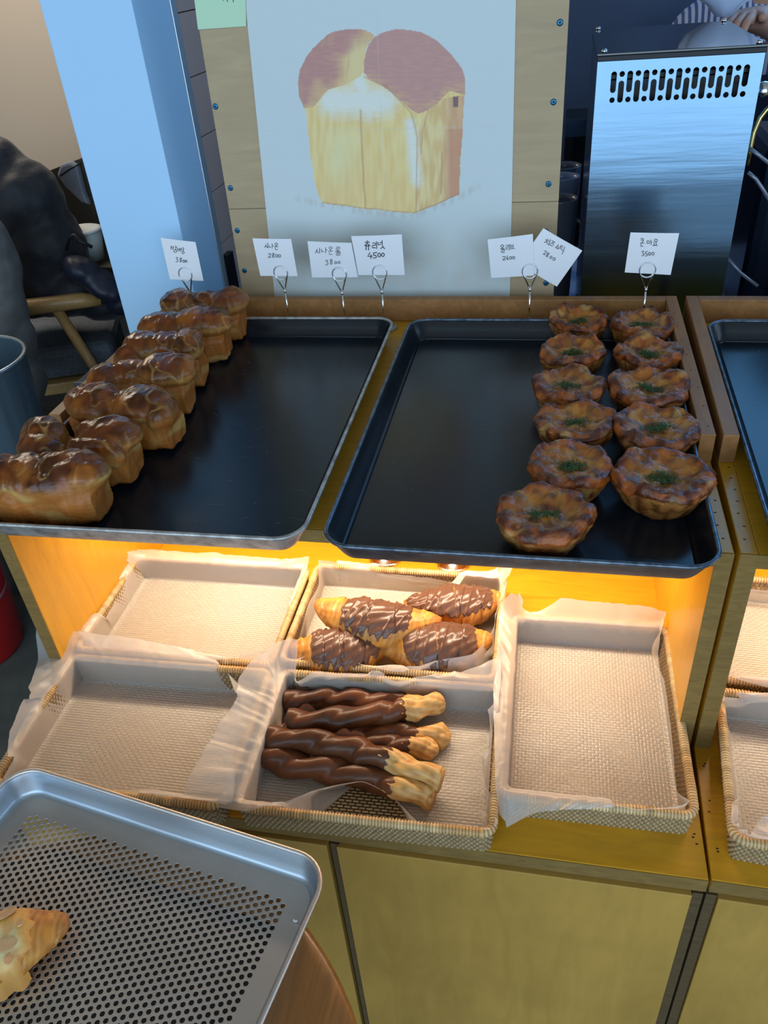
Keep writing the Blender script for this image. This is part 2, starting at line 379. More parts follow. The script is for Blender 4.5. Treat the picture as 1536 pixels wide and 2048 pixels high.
# ================================================================ DISPLAY CABINETS
def cabinet(label, loc, rz, W, double):
    """local frame: right edge x=0 .. left x=-W, front y=0"""
    c = thing('display_cabinet', label, 'cabinet', loc, rz, 'wooden bread display cabinets')
    D = .793; YP, YE, ZS, ZR, T = .1754, .35, .3063, .3442, .018
    P_ = lambda n, mb, m, bevel=.0012, label=None: part(n, mb, m, c, True, bevel, label)
    P_('countertop', MB().box((-W, .0012, -.021), (-.0006, D, 0)), m_wood_x, .0012)
    P_('counter_edge', MB().box((-W, 0, -.0215), (-.0006, .0012, -.0005)), m_edge, .0004)
    for x0, x1 in ((-W, -W+T), (-T, -.0008)):
        s = P_('side_panel', MB().box((x0, YP+.001, 0), (x1, D, ZS)), m_wood_z)
        e = MB().box((x0, YP-.0005, 0.0002), (x1, YP+.001, ZS-.0002))
        part('front_edge', e, m_edge, s, True)
        part('rail', MB().box((x0, YE, ZS), (x1, D, ZR)), m_rail, s, True, .001)
    P_('back_rail', MB().box((-W+T, D-.018, ZS), (-T, D, ZR)), m_rail)
    P_('back_panel', MB().box((-W+T, D-.015, 0), (-T, D-.002, ZS-.018)), m_wood_z)
    P_('shelf', MB().box((-W+T, YP+.001, ZS-.018), (-T, D, ZS-.0003)), m_wood_x)
    P_('shelf_edge', MB().box((-W+T, YP-.0005, ZS-.018), (-T, YP+.001, ZS-.0003)), m_edge, .0003)
    P_('light_strip', MB().box((-W+.05, .378, ZS-.026), (-.05, .422, ZS-.018)), m_white)
    # base
    P_('carcass', MB().box((-W, .02, FL+.06), (-.0008, D, -.03)).box((-W+.03, .06, FL), (-.03, D, FL+.06)).box((-W+.01, .012, -.031), (-.012, D, -.021)), m_edge_dark, 0)
    for x0 in ((-W, -.4225, -.0118) if double else (-W, -.42, -.012)):
        P_('frame_edge', MB().box((x0, .004, FL+.06), (x0+.011, .02, -.033)), m_edge_dark, 0)
    xs = ((-W+.012, -.4265), (-.4145, -.0125))
    for a, b in xs:
        P_('cabinet_door', MB().box((a, .0005, FL+.07), (b, .019, -.034)), m_door, .001)
    random.seed(5)
    for k in range(13):
        for xx in (-.009, -W+.009):
            x = xx+random.uniform(-.002, .002); y = .02+.14*random.random() if k < 6 else .2+.14*(k-6)/6; z = 0.0001 if k < 6 else ZS
            P_('nail_hole', MB().prism([(x+.0016*math.cos(t), y+.0009*math.sin(t)) for t in [i*1.0472 for i in range(6)]], z, z+.0003), m_hole, 0)
    for k in range(8):
        x = -.009+random.uniform(-.003, .003); y = .37+.05*k
        P_('nail_hole', MB().prism([(x+.0011*math.cos(t), y+.0008*math.sin(t)) for t in [i*1.0472 for i in range(6)]], ZR, ZR+.0003), m_hole, 0)
    return c
c1 = cabinet('varnished wooden cabinet holding the two black trays over five lined baskets', (0, 0, 0), 0, .8663, True)
c2 = cabinet('varnished wooden cabinet cut off by the right edge of the view', (.0022+.8663, -.0115, 0), math.radians(-.8), .8663, True)

# ================================================================ BAKING TRAYS
def rrect(w, d, r, n=8):
    P = []
    for cx, cy, a0 in ((w/2-r, -d/2+r, -90), (w/2-r, d/2-r, 0), (-w/2+r, d/2-r, 90), (-w/2+r, -d/2+r, 180)):
        for k in range(n+1):
            a = math.radians(a0+90*k/n); P.append((cx+r*math.cos(a), cy+r*math.sin(a)))
    return P
def densify(P, step):
    out = []
    for i in range(len(P)):
        a, b = Vector((*P[i], 0)), Vector((*P[(i+1) % len(P)], 0)); n = max(1, round((b-a).length/step))
        for k in range(n): out.append(tuple((a.lerp(b, k/n))[:2]))
    return out
def baking_tray(label, loc, rz, rim, outer):
    t = thing('baking_tray', label, 'baking tray', loc, rz, 'black baking trays on the top shelf')
    w, d = .40, .606
    b = MB(); rows = []
    for ins, z in ((.0035, .0278), (.0045, .0265), (.0105, .014), (.0155, .0045), (.0175, .0022), (.0205, .0012)):
        rows.append([(x, y, z) for x, y in rrect(w-2*ins, d-2*ins, .036-ins)])
    b.grid(rows, True, True, flip=True); n = len(b.v)-36; b.face([n+i for i in range(36)], False)
    part('pan', b, m_tray, t, True)
    # underside
    b = MB()
    rows = [[(x, y, z) for x, y in rrect(w-2*i, d-2*i, .036-i)] for i, z in ((.003, .0258), (.0095, .013), (.0148, .004), (.0178, 0), (.0225, 0))]
    b.grid(rows, True, True); n = len(b.v)-36; b.face([n+i for i in range(36)][::-1], False)
    part('outer_wall', b, outer, t, True)
    P = densify(rrect(w-.005, d-.005, .032), .02)
    part('rolled_rim', MB().tube([(x, y, .0275) for x, y in P], .0026, 8, True), rim, t, True)
    return t
def scratches(t, seed, n, x0, x1, y0, y1):
    random.seed(seed); s = MB()
    for k in range(n):
        x, y, a, l = random.uniform(x0, x1), random.uniform(y0, y1), random.uniform(-.5, 1.2), random.choice((.002, .004, .008, .018))*random.uniform(.5, 1.2)
        dx, dy = l*math.cos(a), l*math.sin(a); w = .00018 if l > .006 else .0004
        s.v += [Vector((x-dy/l*w, y+dx/l*w, .00145)), Vector((x+dy/l*w, y-dx/l*w, .00145)), Vector((x+dx+dy/l*w, y+dy-dx/l*w, .00145)), Vector((x+dx-dy/l*w, y+dy+dx/l*w, .00145))]
        m = len(s.v)-4; s.face((m, m+1, m+2, m+3))
    part('scratches', s, m_scr, t, True)['kind'] = 'stuff'
ZS = .3063
t1 = baking_tray('black baking tray under the row of seven chestnut loaves', (-.6430, .4180, ZS), math.radians(.6), m_trayworn, m_trayworn)
t2 = baking_tray('black baking tray half filled with two columns of corn pastries', (-.2225, .4150, ZS), math.radians(.1), m_trayrim, m_trayout)
t3 = baking_tray('empty black baking tray cut off by the right edge of the view', (.2305, .4130, ZS), math.radians(-.8), m_trayrim, m_trayout)
scratches(t1, 3, 60, -.03, .18, -.28, .2); scratches(t2, 4, 16, -.17, .02, -.2, .25); scratches(t3, 8, 14, -.17, .0, -.2, .25)

# ================================================================ WICKER BASKETS
def basket_proto(label, loc, rz, group):
    w, d, h = .297, .213, .040
    t = thing('wicker_basket', label, 'basket', loc, rz, group)
    wall = MB()
    base = densify(rrect(w, d, .012, 5), .0016); n = len(base)
    nrm = []
    for i in range(n):
        a, b = Vector((*base[i-1], 0)), Vector((*base[(i+1) % n], 0)); tt = (b-a).normalized(); nrm.append(Vector((tt.y, -tt.x, 0)))
    nr = 8; rh = h/nr
    for inner in (0, 1):
        rows = []
        for k in range(nr*3+1):
            z = k*rh/3; row = k//3; ph = (k % 3)/3
            env = math.sin(math.pi*ph) if k % 3 else 0
            ins = .005*(1-z/h)+(.0042 if inner else 0)
            rows.append([Vector((*base[i], z)) + nrm[i]*(-ins + .0017*env*math.cos(math.pi*i*.5+math.pi*row+(math.pi if inner else 0))) for i in range(n)])
        wall.grid(rows, True, True, flip=bool(inner))
        for k in range(nr*3+1):
            for i in range(n):
                cc = math.cos(math.pi*i*.5+math.pi*(k//3)+(math.pi if inner else 0)); f = (.62+.38*cc if k % 3 else .34)*(1+.35*nz(i*.4, k//3*3.1))  # shade of the weave gaps put into the colour; strand tone also varies
                wall.c.append((.56*f, .375*f, .18*f))
    part('woven_wall', wall, m_wicker, t, True)
    pts = densify(rrect(w-.004, d-.004, .012, 5), .0009); n = len(pts)
    rad = [.0049+(.0004, .0007, .0002, -.0006)[i % 4]+.0004*nz(i*.03) for i in range(n)]
    rm = MB().tube([(x, y, h+.0006*nz(x*40, y*40)) for x, y in pts], rad, 8, True)
    for i in range(n+1):
        f = (1.05, 1.15, .9, .45)[i % 4]*(1+.5*nz((i//4)*.37, 3)); g = clamp(.5+nz((i//4)*.05, 8)*1.5)  # groove between wraps darkened as its shade; strands differ in tone
        rm.c += [cmix((.52*f, .30*f, .11*f), (.62*f, .44*f, .22*f), g)]*8
    part('rim', rm, m_wickrim, t, True)
    part('woven_base', MB().prism(rrect(w-.012, d-.012, .01, 3), .0004, .0032), m_weave, t, True)
    return t
GB = 'wicker baskets on the counter'
BK = {}
def bk(key, x0, x1, y0, y1, rz, label):
    loc = ((x0+x1)/2, (y0+y1)/2, 0)
    BK[key] = (loc, rz)
    if key == 'MF': BK['proto'] = basket_proto(label, loc, rz, GB)
    else: copy_thing(BK['proto'], loc, rz, label, GB)
R = math.radians
bk('MF', -.5275, -.2308, -.011, .2065, R(1.6), 'wicker basket in the middle of the front row under the chocolate twists')
bk('LL', -.8400, -.5420, -.019, .196, R(1.2), 'empty wicker basket at the left end of the front row')
bk('UL', -.8470, -.5500, .205, .418, R(.6), 'empty wicker basket at the left end of the back row')
bk('MB', -.5400, -.2435, .2165, .4295, R(.3), 'wicker basket under the four chocolate croissants')
bk('RR', -.2230, -.0185, .046, .343, R(90.8), 'empty wicker basket turned lengthwise beside the cabinet divider')
bk('CL', .0260, .3230, .014, .227, R(-4.2), 'front wicker basket in the right cabinet, cut off by the view')
bk('CU', .0330, .3300, .246, .459, R(-3.5), 'rear wicker basket in the right cabinet, cut off by the view')
# hidden part of the papers needs the inner floor corners of each basket
def bpt(key, u, v):
    (lx, ly, lz), rz = BK[key]; hw, hd = (.1385, .0965)
    if key == 'RR': hw, hd = hd, hw; rz -= math.pi/2
    x, y = (u*2-1)*hw, (v*2-1)*hd
    return Vector((lx+x*math.cos(rz)-y*math.sin(rz), ly+x*math.sin(rz)+y*math.cos(rz), .0045))
def paper(key, label, ctrl, seed, wr=1.0):
    """ctrl: list of (s, (px, py, axis, value)) with s 0..4 running front, right, back, left; the skirt rises along the basket wall, then flares to these edge points"""
    cs = [(s, at(*e)) for s, e in ctrl]; cs.append((cs[0][0]+4, cs[0][1]))
    def E(s):
        if s < cs[0][0]: s += 4
        for i in range(len(cs)-1):
            if cs[i][0] <= s <= cs[i+1][0]:
                t = (s-cs[i][0])/(cs[i+1][0]-cs[i][0]); p0 = cs[i-1][1] if i > 0 else cs[-2][1]; p1, p2 = cs[i][1], cs[i+1][1]; p3 = cs[i+2][1] if i+2 < len(cs) else cs[1][1]
                t2, t3 = t*t, t*t*t; k = .35
                m1, m2 = (p2-p0)*k*.8, (p3-p1)*k*.8
                return p1*(2*t3-3*t2+1)+m1*(t3-2*t2+t)+p2*(-2*t3+3*t2)+m2*(t3-t2)
        return cs[0][1]
    def B(s, ins=0):
        s %= 4; u, v = ((s, 0), (1, s-1), (3-s, 1), (0, 4-s))[int(s)]
        return bpt(key, lerp(ins, 1-ins, u), lerp(ins, 1-ins, v))
    mb = MB(); NS = 264; rows = []
    ctr = bpt(key, .5, .5)
    prof = [0, .12, .3, .5, .7, .82, .92, 1.0]
    for q in prof:           # floor of the sheet
        rows.append([Vector(ctr).lerp(B(4*i/NS), q) + Vector((0, 0, (.0011*wr*abs(nz(4*math.cos(i*6.283/NS)*q+seed, 4*math.sin(i*6.283/NS)*q, seed))*(1 if q < .95 else .3)))) for i in range(NS)])
    def RM(s, k, z):          # point above the basket wall: k = 0 inner lip, 1 crest of the rim
        s %= 4; u, v = ((s, 0), (1, s-1), (3-s, 1), (0, 4-s))[min(int(s), 3)]
        g = (.1402, .0982) if k == 0 else (.1470, .1050)
        if key == 'RR': g = (g[1], g[0])
        (lx, ly, lz), rz = BK[key]
        if key == 'RR': rz -= math.pi/2
        x, y = (u*2-1)*g[0], (v*2-1)*g[1]
        return Vector((lx+x*math.cos(rz)-y*math.sin(rz), ly+x*math.sin(rz)+y*math.cos(rz), z))
    NQ = 22; tab = []; bfix = {}
    for i in range(NS):
        s = 4*i/NS; b, e = B(s), E(s); lip, crest = RM(s, 0, .0465), RM(s, 1, .0502)
        out = lip-ctr; out.z = 0; sd = s % 1; out = Vector((lip-RM((s+2) if False else s, 1, .0455)))*-1; out.z = 0; out.normalize()
        over = (e-crest).dot(out); deep = -(e-lip).dot(out)
        if key == 'MF' and i < NS/4 and deep > .010:      # the sheet ends inside the basket here: its floor stops short too
            fb = Vector((e.x, e.y, .0045))-out*.016; b = b.lerp(fb, sstep(.010, .018, deep)); bfix[i] = b
        wgt = sstep(-.004, .006, over)
        if over < .0: e = e.copy(); e = e-out*max(0, (e-lip).dot(out)+.001)
        if over >= 0 and over < .02: e = Vector((e.x, e.y, max(e.z, .0485-.5*over)))
        mid = b.lerp(e, .5)-out*.001
        K = [b, b.lerp(lip, .5).lerp(b.lerp(e, .33), 1-wgt), lip.lerp(b.lerp(e, .6), 1-wgt), crest.lerp(b.lerp(e, .8), 1-wgt), e]
        tab.append((K, out, wgt))
    if bfix:
        for qi, q in enumerate(prof):
            for i, b in bfix.items(): rows[qi][i] = Vector(ctr).lerp(b, q)+Vector((0, 0, .0006))
    def smooth(L):
        n = len(L); return [(L[i-2]+L[i-1]*2+L[i]*3+L[(i+1) % n]*2+L[(i+2) % n])/9 for i in range(n)]
    crv = [[tab[i][0][k] for i in range(NS)] for k in range(5)]
    crv[3] = smooth(crv[3]); crv[2] = smooth(crv[2])
    for q in range(1, NQ+1):
        t = q/NQ*4; k = min(int(t), 3); f = t-k; row = []
        for i in range(NS):
            K = [c[i] for c in crv]; p = K[k].lerp(K[k+1], f)
            if k == 3 and tab[i][2] > .5: p = p + Vector((0, 0, .25*(K[4]-K[3]).length*f*(1-f)*(.6 if K[4].z < K[3].z else -.1)))
            a = i*6.283/NS; u = t/4; out = tab[i][1]
            wv = nz(9*math.cos(a)+seed*3, 9*math.sin(a), u*1.5)*.0040*u + nz(22*math.cos(a)+seed, 22*math.sin(a)+u*3, u*4)*.0010*min(1, u*2) + .0026*abs(nz(7*math.cos(a)+seed*2+u*5, 7*math.sin(a)+u*6, seed))*u
            if k < 3: p -= out*abs(wv)*wr*.7
            else: p += (out*.5*f+Vector((0, 0, 1)))*abs(wv)*wr*(1 if tab[i][2] > .5 else .5)
            row.append(p)
        rows.append(row)
    mb.grid(rows, True, True)
    return single('parchment_paper', mb, m_paper, label, 'baking paper', 'sheets of baking paper lining the baskets')
paper('LL', 'white baking paper in the empty basket at the left end of the front row', [
    (0, (12, 1560, 'z', .045)), (.3, (150, 1574, 'z', .043)), (.7, (360, 1590, 'z', .043)), (1, (462, 1606, 'z', .046)), (1.5, (470, 1480, 'z', .043)), (1.85, (482, 1395, 'z', .043)),
    (2.0, (470, 1384, 'z', .05)), (2.12, (448, 1332, 'y', .205)), (2.3, (400, 1305, 'y', .213)), (2.6, (280, 1280, 'y', .218)), (2.9, (140, 1262, 'y', .218)), (3.0, (73, 1254, 'y', .212)), (3.04, (77, 1318, 'y', .175)),
    (3.3, (52, 1390, 'z', .065)), (3.6, (20, 1465, 'z', .06)), (3.85, (15, 1530, 'z', .05))], 1, .6)
paper('UL', 'white baking paper in the empty basket at the left end of the back row', [
    (0, (150, 1262, 'z', .055)), (.3, (240, 1300, 'z', .045)), (.7, (430, 1322, 'z', .044)), (1, (552, 1300, 'z', .046)), (1.3, (560, 1262, 'z', .040)), (1.7, (600, 1180, 'z', .040)), (1.9, (612, 1145, 'z', .043)),
    (2.0, (617, 1114, 'y', .42)), (2.1, (575, 1120, 'y', .425)), (2.4, (480, 1112, 'y', .428)), (2.9, (265, 1098, 'y', .425)), (3.0, (243, 1098, 'z', .075)), (3.15, (250, 1145, 'z', .036)), (3.4, (228, 1205, 'z', .032)), (3.6, (205, 1238, 'z', .036)),
    (3.72, (180, 1231, 'z', .044)), (3.85, (142, 1244, 'z', .05))], 2, .7)
paper('MB', 'sheet of white baking paper under the four chocolate croissants', [
    (0, (592, 1316, 'z', .045)), (.15, (625, 1311, 'z', .05)), (.4, (720, 1330, 'z', .047)), (.6, (800, 1344, 'z', .047)), (.8, (870, 1322, 'z', .055)), (1, (945, 1308, 'z', .055)), (1.3, (980, 1268, 'z', .045)), (1.6, (1000, 1225, 'z', .045)), (1.9, (1015, 1160, 'z', .06)),
    (2.0, (1024, 1134, 'y', .43)), (2.06, (996, 1134, 'y', .43)), (2.15, (985, 1170, 'z', .035)), (2.5, (830, 1150, 'z', .036)), (2.85, (700, 1134, 'z', .036)), (2.93, (668, 1120, 'y', .43)), (3.0, (634, 1118, 'y', .42)), (3.2, (634, 1160, 'z', .042)), (3.5, (618, 1205, 'z', .04)), (3.8, (602, 1262, 'z', .042))], 3, .8)
paper('MF', 'crumpled sheet of white baking paper under the chocolate twists', [
    (0, (430, 1622, 'z', .030)), (.08, (500, 1640, 'z', .028)), (.18, (545, 1620, 'z', .037)), (.32, (625, 1582, 'z', .030)), (.5, (724, 1563, 'z', .036)), (.62, (785, 1594, 'z', .030)), (.76, (838, 1646, 'z', .036)), (.88, (894, 1668, 'z', .034)), (1, (989, 1670, 'z', .034)),
    (1.12, (992, 1609, 'z', .044)), (1.28, (968, 1566, 'z', .033)), (1.45, (964, 1512, 'z', .034)), (1.55, (984, 1490, 'z', .044)), (1.85, (987, 1363, 'z', .05)),
    (2.0, (1000, 1318, 'z', .06)), (2.2, (920, 1345, 'z', .052)), (2.5, (788, 1358, 'z', .047)), (2.6, (755, 1342, 'z', .05)), (2.85, (640, 1342, 'z', .05)), (2.95, (590, 1365, 'z', .040)),
    (3.0, (596, 1282, 'z', .075)), (3.04, (556, 1285, 'z', .07)), (3.2, (480, 1356, 'z', .06)), (3.4, (473, 1400, 'z', .055)), (3.7, (417, 1487, 'z', .05)), (3.9, (369, 1585, 'z', .045))], 4, 1.3)
paper('RR', 'sheet of white baking paper in the empty basket beside the cabinet divider', [
    (0, (1008, 1656, 'z', .025)), (.2, (1068, 1627, 'z', .044)), (.5, (1150, 1619, 'z', .046)), (.8, (1270, 1619, 'z', .046)), (.95, (1350, 1614, 'z', .046)), (1, (1379, 1602, 'z', .047)), (1.06, (1352, 1580, 'z', .040)), (1.4, (1345, 1490, 'z', .038)), (1.75, (1328, 1362, 'z', .036)), (1.88, (1304, 1312, 'z', .038)), (1.95, (1306, 1288, 'z', .048)),
    (2.0, (1334, 1226, 'y', .345)), (2.4, (1212, 1207, 'y', .352)), (2.7, (1125, 1200, 'y', .352)), (2.85, (1072, 1226, 'y', .345)), (2.93, (1047, 1220, 'y', .345)), (3.0, (1033, 1182, 'y', .335)), (3.08, (1004, 1215, 'z', .06)), (3.3, (997, 1275, 'z', .05)), (3.6, (988, 1390, 'z', .046)), (3.9, (991, 1560, 'z', .046)), (3.97, (994, 1612, 'z', .04))], 5, .9)
paper('CL', 'crumpled white baking paper in the front basket of the right cabinet', [
    (0, (1475, 1660, 'z', .045)), (.1, (1500, 1672, 'z', .046)), (.25, (1536, 1640, 'z', .05)), (1, (1830, 1700, 'z', .05)), (2, (1780, 1440, 'z', .06)), (2.6, (1580, 1400, 'z', .05)), (2.9, (1470, 1390, 'z', .05)), (3.0, (1440, 1400, 'z', .05)), (3.3, (1450, 1460, 'z', .042)), (3.7, (1466, 1580, 'z', .042)), (3.9, (1462, 1640, 'z', .05))], 6, 1.3)
paper('CU', 'sheet of white baking paper in the rear basket of the right cabinet', [
    (0, (1452, 1350, 'z', .05)), (.3, (1536, 1376, 'z', .044)), (1, (1770, 1420, 'z', .05)), (2, (1740, 1220, 'z', .06)), (2.6, (1580, 1190, 'z', .04)), (3.0, (1495, 1180, 'z', .045)), (3.4, (1480, 1250, 'z', .044)), (3.6, (1462, 1290, 'z', .05)), (3.85, (1452, 1335, 'z', .05))], 7, .8)
# ================================================================ CHESTNUT LOAVES
m_bread = mat('glazed_bread', attr=True, rough=.36, coat=.14, bump=(95, .55, .0018), alpha_rough=True, spec=.3)
m_pastry = mat('glazed_pastry', attr=True, rough=.3, coat=.3, bump=(260, 1.0, .002), alpha_rough=True, spec=.34)
def ellipsoid(mb, c, r, M3, sub=2):
    """icosphere-like lump"""
    rows = []
    for i in range(1, 12):
        a = math.pi*i/12; rows.append([c + M3 @ Vector((r[0]*math.sin(a)*math.cos(2*math.pi*k/18), r[1]*math.sin(a)*math.sin(2*math.pi*k/18), r[2]*math.cos(a))) for k in range(18)])
    mb.grid(rows, True, True, True, flip=True)
def remesh(mb, vox, smooth=2):
    me = mkmesh('tmp', mb, None); o = bpy.data.objects.new('tmp', me); COL.objects.link(o)
    m = o.modifiers.new('r', 'REMESH'); m.mode = 'VOXEL'; m.voxel_size = vox
    s = o.modifiers.new('s', 'SMOOTH'); s.iterations = smooth; s.factor = .6
    dg = bpy.context.evaluated_depsgraph_get(); ev = o.evaluated_get(dg); mm = ev.to_mesh()
    vs = [v.co.copy() for v in mm.vertices]; ns = [v.normal.copy() for v in mm.vertices]; fs = [tuple(p.vertices) for p in mm.polygons]
    ev.to_mesh_clear(); bpy.data.objects.remove(o); bpy.data.meshes.remove(me)
    return vs, ns, fs
def from_arr(vs, fs, cols):
    mb = MB(); mb.v = vs; mb.f = fs; mb.sm = [True]*len(fs); mb.c = cols; return mb
DARK, MAH, GOLD, PALE, TAN = (.050, .012, .004), (.15, .034, .007), (.42, .125, .016), (.64, .44, .14), (.36, .130, .022)
def loaf(label, ne, nw, hgt, seed, lobes):
    """ne: ground point of the near right end, nw: near left"""
    random.seed(seed)
    ax = Vector((ne[0]-nw[0], ne[1]-nw[1], 0)); L = ax.length; ang = math.atan2(ax.y, ax.x); wd = .068
    mb = MB()
    # pan-shaped body: superellipse sections
    rows = []
    for i in range(13):
        t = i/12; x = (t-.5)*L; e = (1-abs(2*t-1)**7)**.35 if 0 < t < 1 else .80
        z1 = hgt*.60
        row = []
        for k in range(20):
            a = 2*math.pi*k/20; cx, cz = math.cos(a), math.sin(a)
            y = math.copysign(abs(cx)**.45, cx)*wd/2*max(e, .8); z = z1/2+math.copysign(abs(cz)**.45, cz)*z1/2*max(e, .86)
            row.append((x, y*(.93+.07*z/z1), z))
        rows.append(row)
    mb.grid(rows, True, True, True)
    lb = []
    for (u, v, a, b, rz, tilt, up) in lobes:
        c = Vector(((u-.5)*L, v*wd, hgt*up)); M3 = (Matrix.Rotation(math.radians(rz), 3, 'Z') @ Matrix.Rotation(math.radians(tilt), 3, 'Y'))
        a *= 1.22; b *= 1.16; ellipsoid(mb, c, (a, b, .0225), M3); lb.append((c, a, b, M3))
    vs, ns, fs = remesh(mb, .0021, 3)
    cols = []; out = []
    for p, n in zip(vs, ns):
        q = p*34; n1 = nz(q.x+seed*5, q.y, q.z); n2 = nz(p.x*160+seed, p.y*60, p.z*60)
        # flaky layers on the sides
        side = 1-clamp(n.z*1.4)
        lay = math.sin(p.z*1900+9*nz(p.x*30, p.y*30, seed+p.z*20))*side
        out.append(p + n*(.0026*n1+.00035*lay+.0011*n2-.0036*abs(nz(p.x*48+seed, p.y*48, p.z*22))))
        dm = 9
        for c, a, b, M3 in lb:
            l = M3.transposed() @ (p-c); l = Vector((l.x/a, l.y/b, l.z/.026)); dm = min(dm, l.length)
        top = sstep(.52, .74, p.z/hgt)
        crown = clamp((1.13-dm)/.2)*top*sstep(.0, .55, n.z+.25)
        c = cmix(TAN, GOLD, clamp(.5+n1)); c = cmix(c, PALE, clamp(side*.5*sstep(.05, .5, nz(p.x*25+9, p.y*25, p.z*60+seed))))
        c = cmix(c, cmix(PALE, (.60, .52, .22), .4), top*clamp((dm-.93)*5)*.9)
        c = cmix(c, cmix(MAH, DARK, clamp(.5+n1*1.6)), clamp(crown*.95+.12*n2))
        c = cmix(c, GOLD, sstep(.05, .4, nz(q.x*.9+3, q.y*.9, seed*7))*.7*crown); c = cmix(c, (.28, .07, .012), sstep(.1, .5, nz(q.x*2+3, q.y*2, seed*3))*.7*crown)
        crk = clamp(1-abs(nz(p.x*48+seed, p.y*48, p.z*22))/.075)*top; c = cmix(c, cmix(PALE, GOLD, .35), crk*.6*clamp(.6+n1*2)); c = cmix(c, (.34, .10, .015), (1-top)*clamp(.35+nz(p.x*22+seed*9, p.y*22, p.z*40)*1.5)*.7)
        c = cmix(c, MAH, sstep(.012, 0, p.z)*.3+sstep(.3, .55, n2)*.12)
        cols.append((*c, lerp(.62, .20, crown)))
    t = bpy.data.objects.new
    mbb = from_arr(out, fs, cols)
    me = mkmesh('chestnut_loaf', mbb, m_bread)
    o = t('chestnut_loaf', me); COL.objects.link(o)
    dirp = Vector((-math.sin(ang), math.cos(ang), 0))
    mid = (Vector((*ne, 0))+Vector((*nw, 0)))/2 + dirp*(wd/2)
    o.location = (mid.x, mid.y, ZS+.0015); o.rotation_euler = (0, 0, ang); o['label'] = label; o['category'] = 'bread loaf'; o['group'] = 'chestnut loaves on the left tray'
    ORG[o] = Vector(o.location)
    return o
def G(px, py, z=.309): p = at(px, py, 'z', z); return (max(p.x, -.826), p.y)
lob = [
 [(.10,0,.023,.036,-8,10,.66),(.32,.05,.022,.034,20,0,.66),(.66,-.28,.040,.014,8,0,.58),(.76,.10,.040,.030,-10,0,.70),(.50,.30,.02,.016,0,0,.62)],
 [(.14,.15,.028,.024,-25,0,.70),(.20,-.25,.030,.020,-20,8,.62),(.60,.08,.016,.026,35,0,.66),(.80,.10,.034,.030,5,0,.70),(.72,-.32,.036,.013,-8,0,.60)],
 [(.20,.02,.036,.034,-14,6,.70),(.50,.15,.018,.020,10,0,.62),(.70,.02,.034,.036,-22,0,.72),(.90,-.05,.018,.028,10,0,.62)],
 [(.12,.05,.022,.030,10,0,.62),(.38,.20,.030,.024,-5,0,.64),(.80,.08,.036,.036,-8,0,.74)],
 [(.15,-.1,.020,.026,20,0,.62),(.28,.15,.030,.026,-20,0,.74),(.60,.1,.034,.024,-12,0,.72),(.88,0,.020,.034,10,0,.78)],
 [(.25,0,.042,.030,-8,0,.72),(.72,0,.044,.032,-8,0,.78)],
 [(.15,0,.026,.034,10,0,.78),(.45,.1,.022,.024,0,0,.68),(.62,.15,.028,.020,-10,0,.70),(.85,0,.026,.034,-10,0,.78)]]
# (right near base px, left near base px, height)
lf = [((196, 1062), (-62, 1058), .083, 'chestnut loaf at the near end of the row, cut off by the left edge'),
      ((262, 985), (46, 985), .083, 'second chestnut loaf counted from the near end, with pale crumbs on its top'),
      ((336, 914), (128, 893), .078, 'chestnut loaf with two fat dark glossy humps, third from the near end'),
      ((376, 842), (184, 848), .084, 'paler chestnut loaf with a creamy white patch on top, middle of the row'),
      ((405, 785), (222, 792), .082, 'chestnut loaf third from the far end, tall on its right end'),
      ((452, 731), (268, 736), .080, 'chestnut loaf with two smooth brown rolls, second from the far end'),
      ((482, 690), (321, 692), .082, 'chestnut loaf at the far end of the row in front of the card holder')]
for i, (a, b, h, lab) in enumerate(lf): loaf(lab, G(*a), G(*b), h, i+1, lob[i])

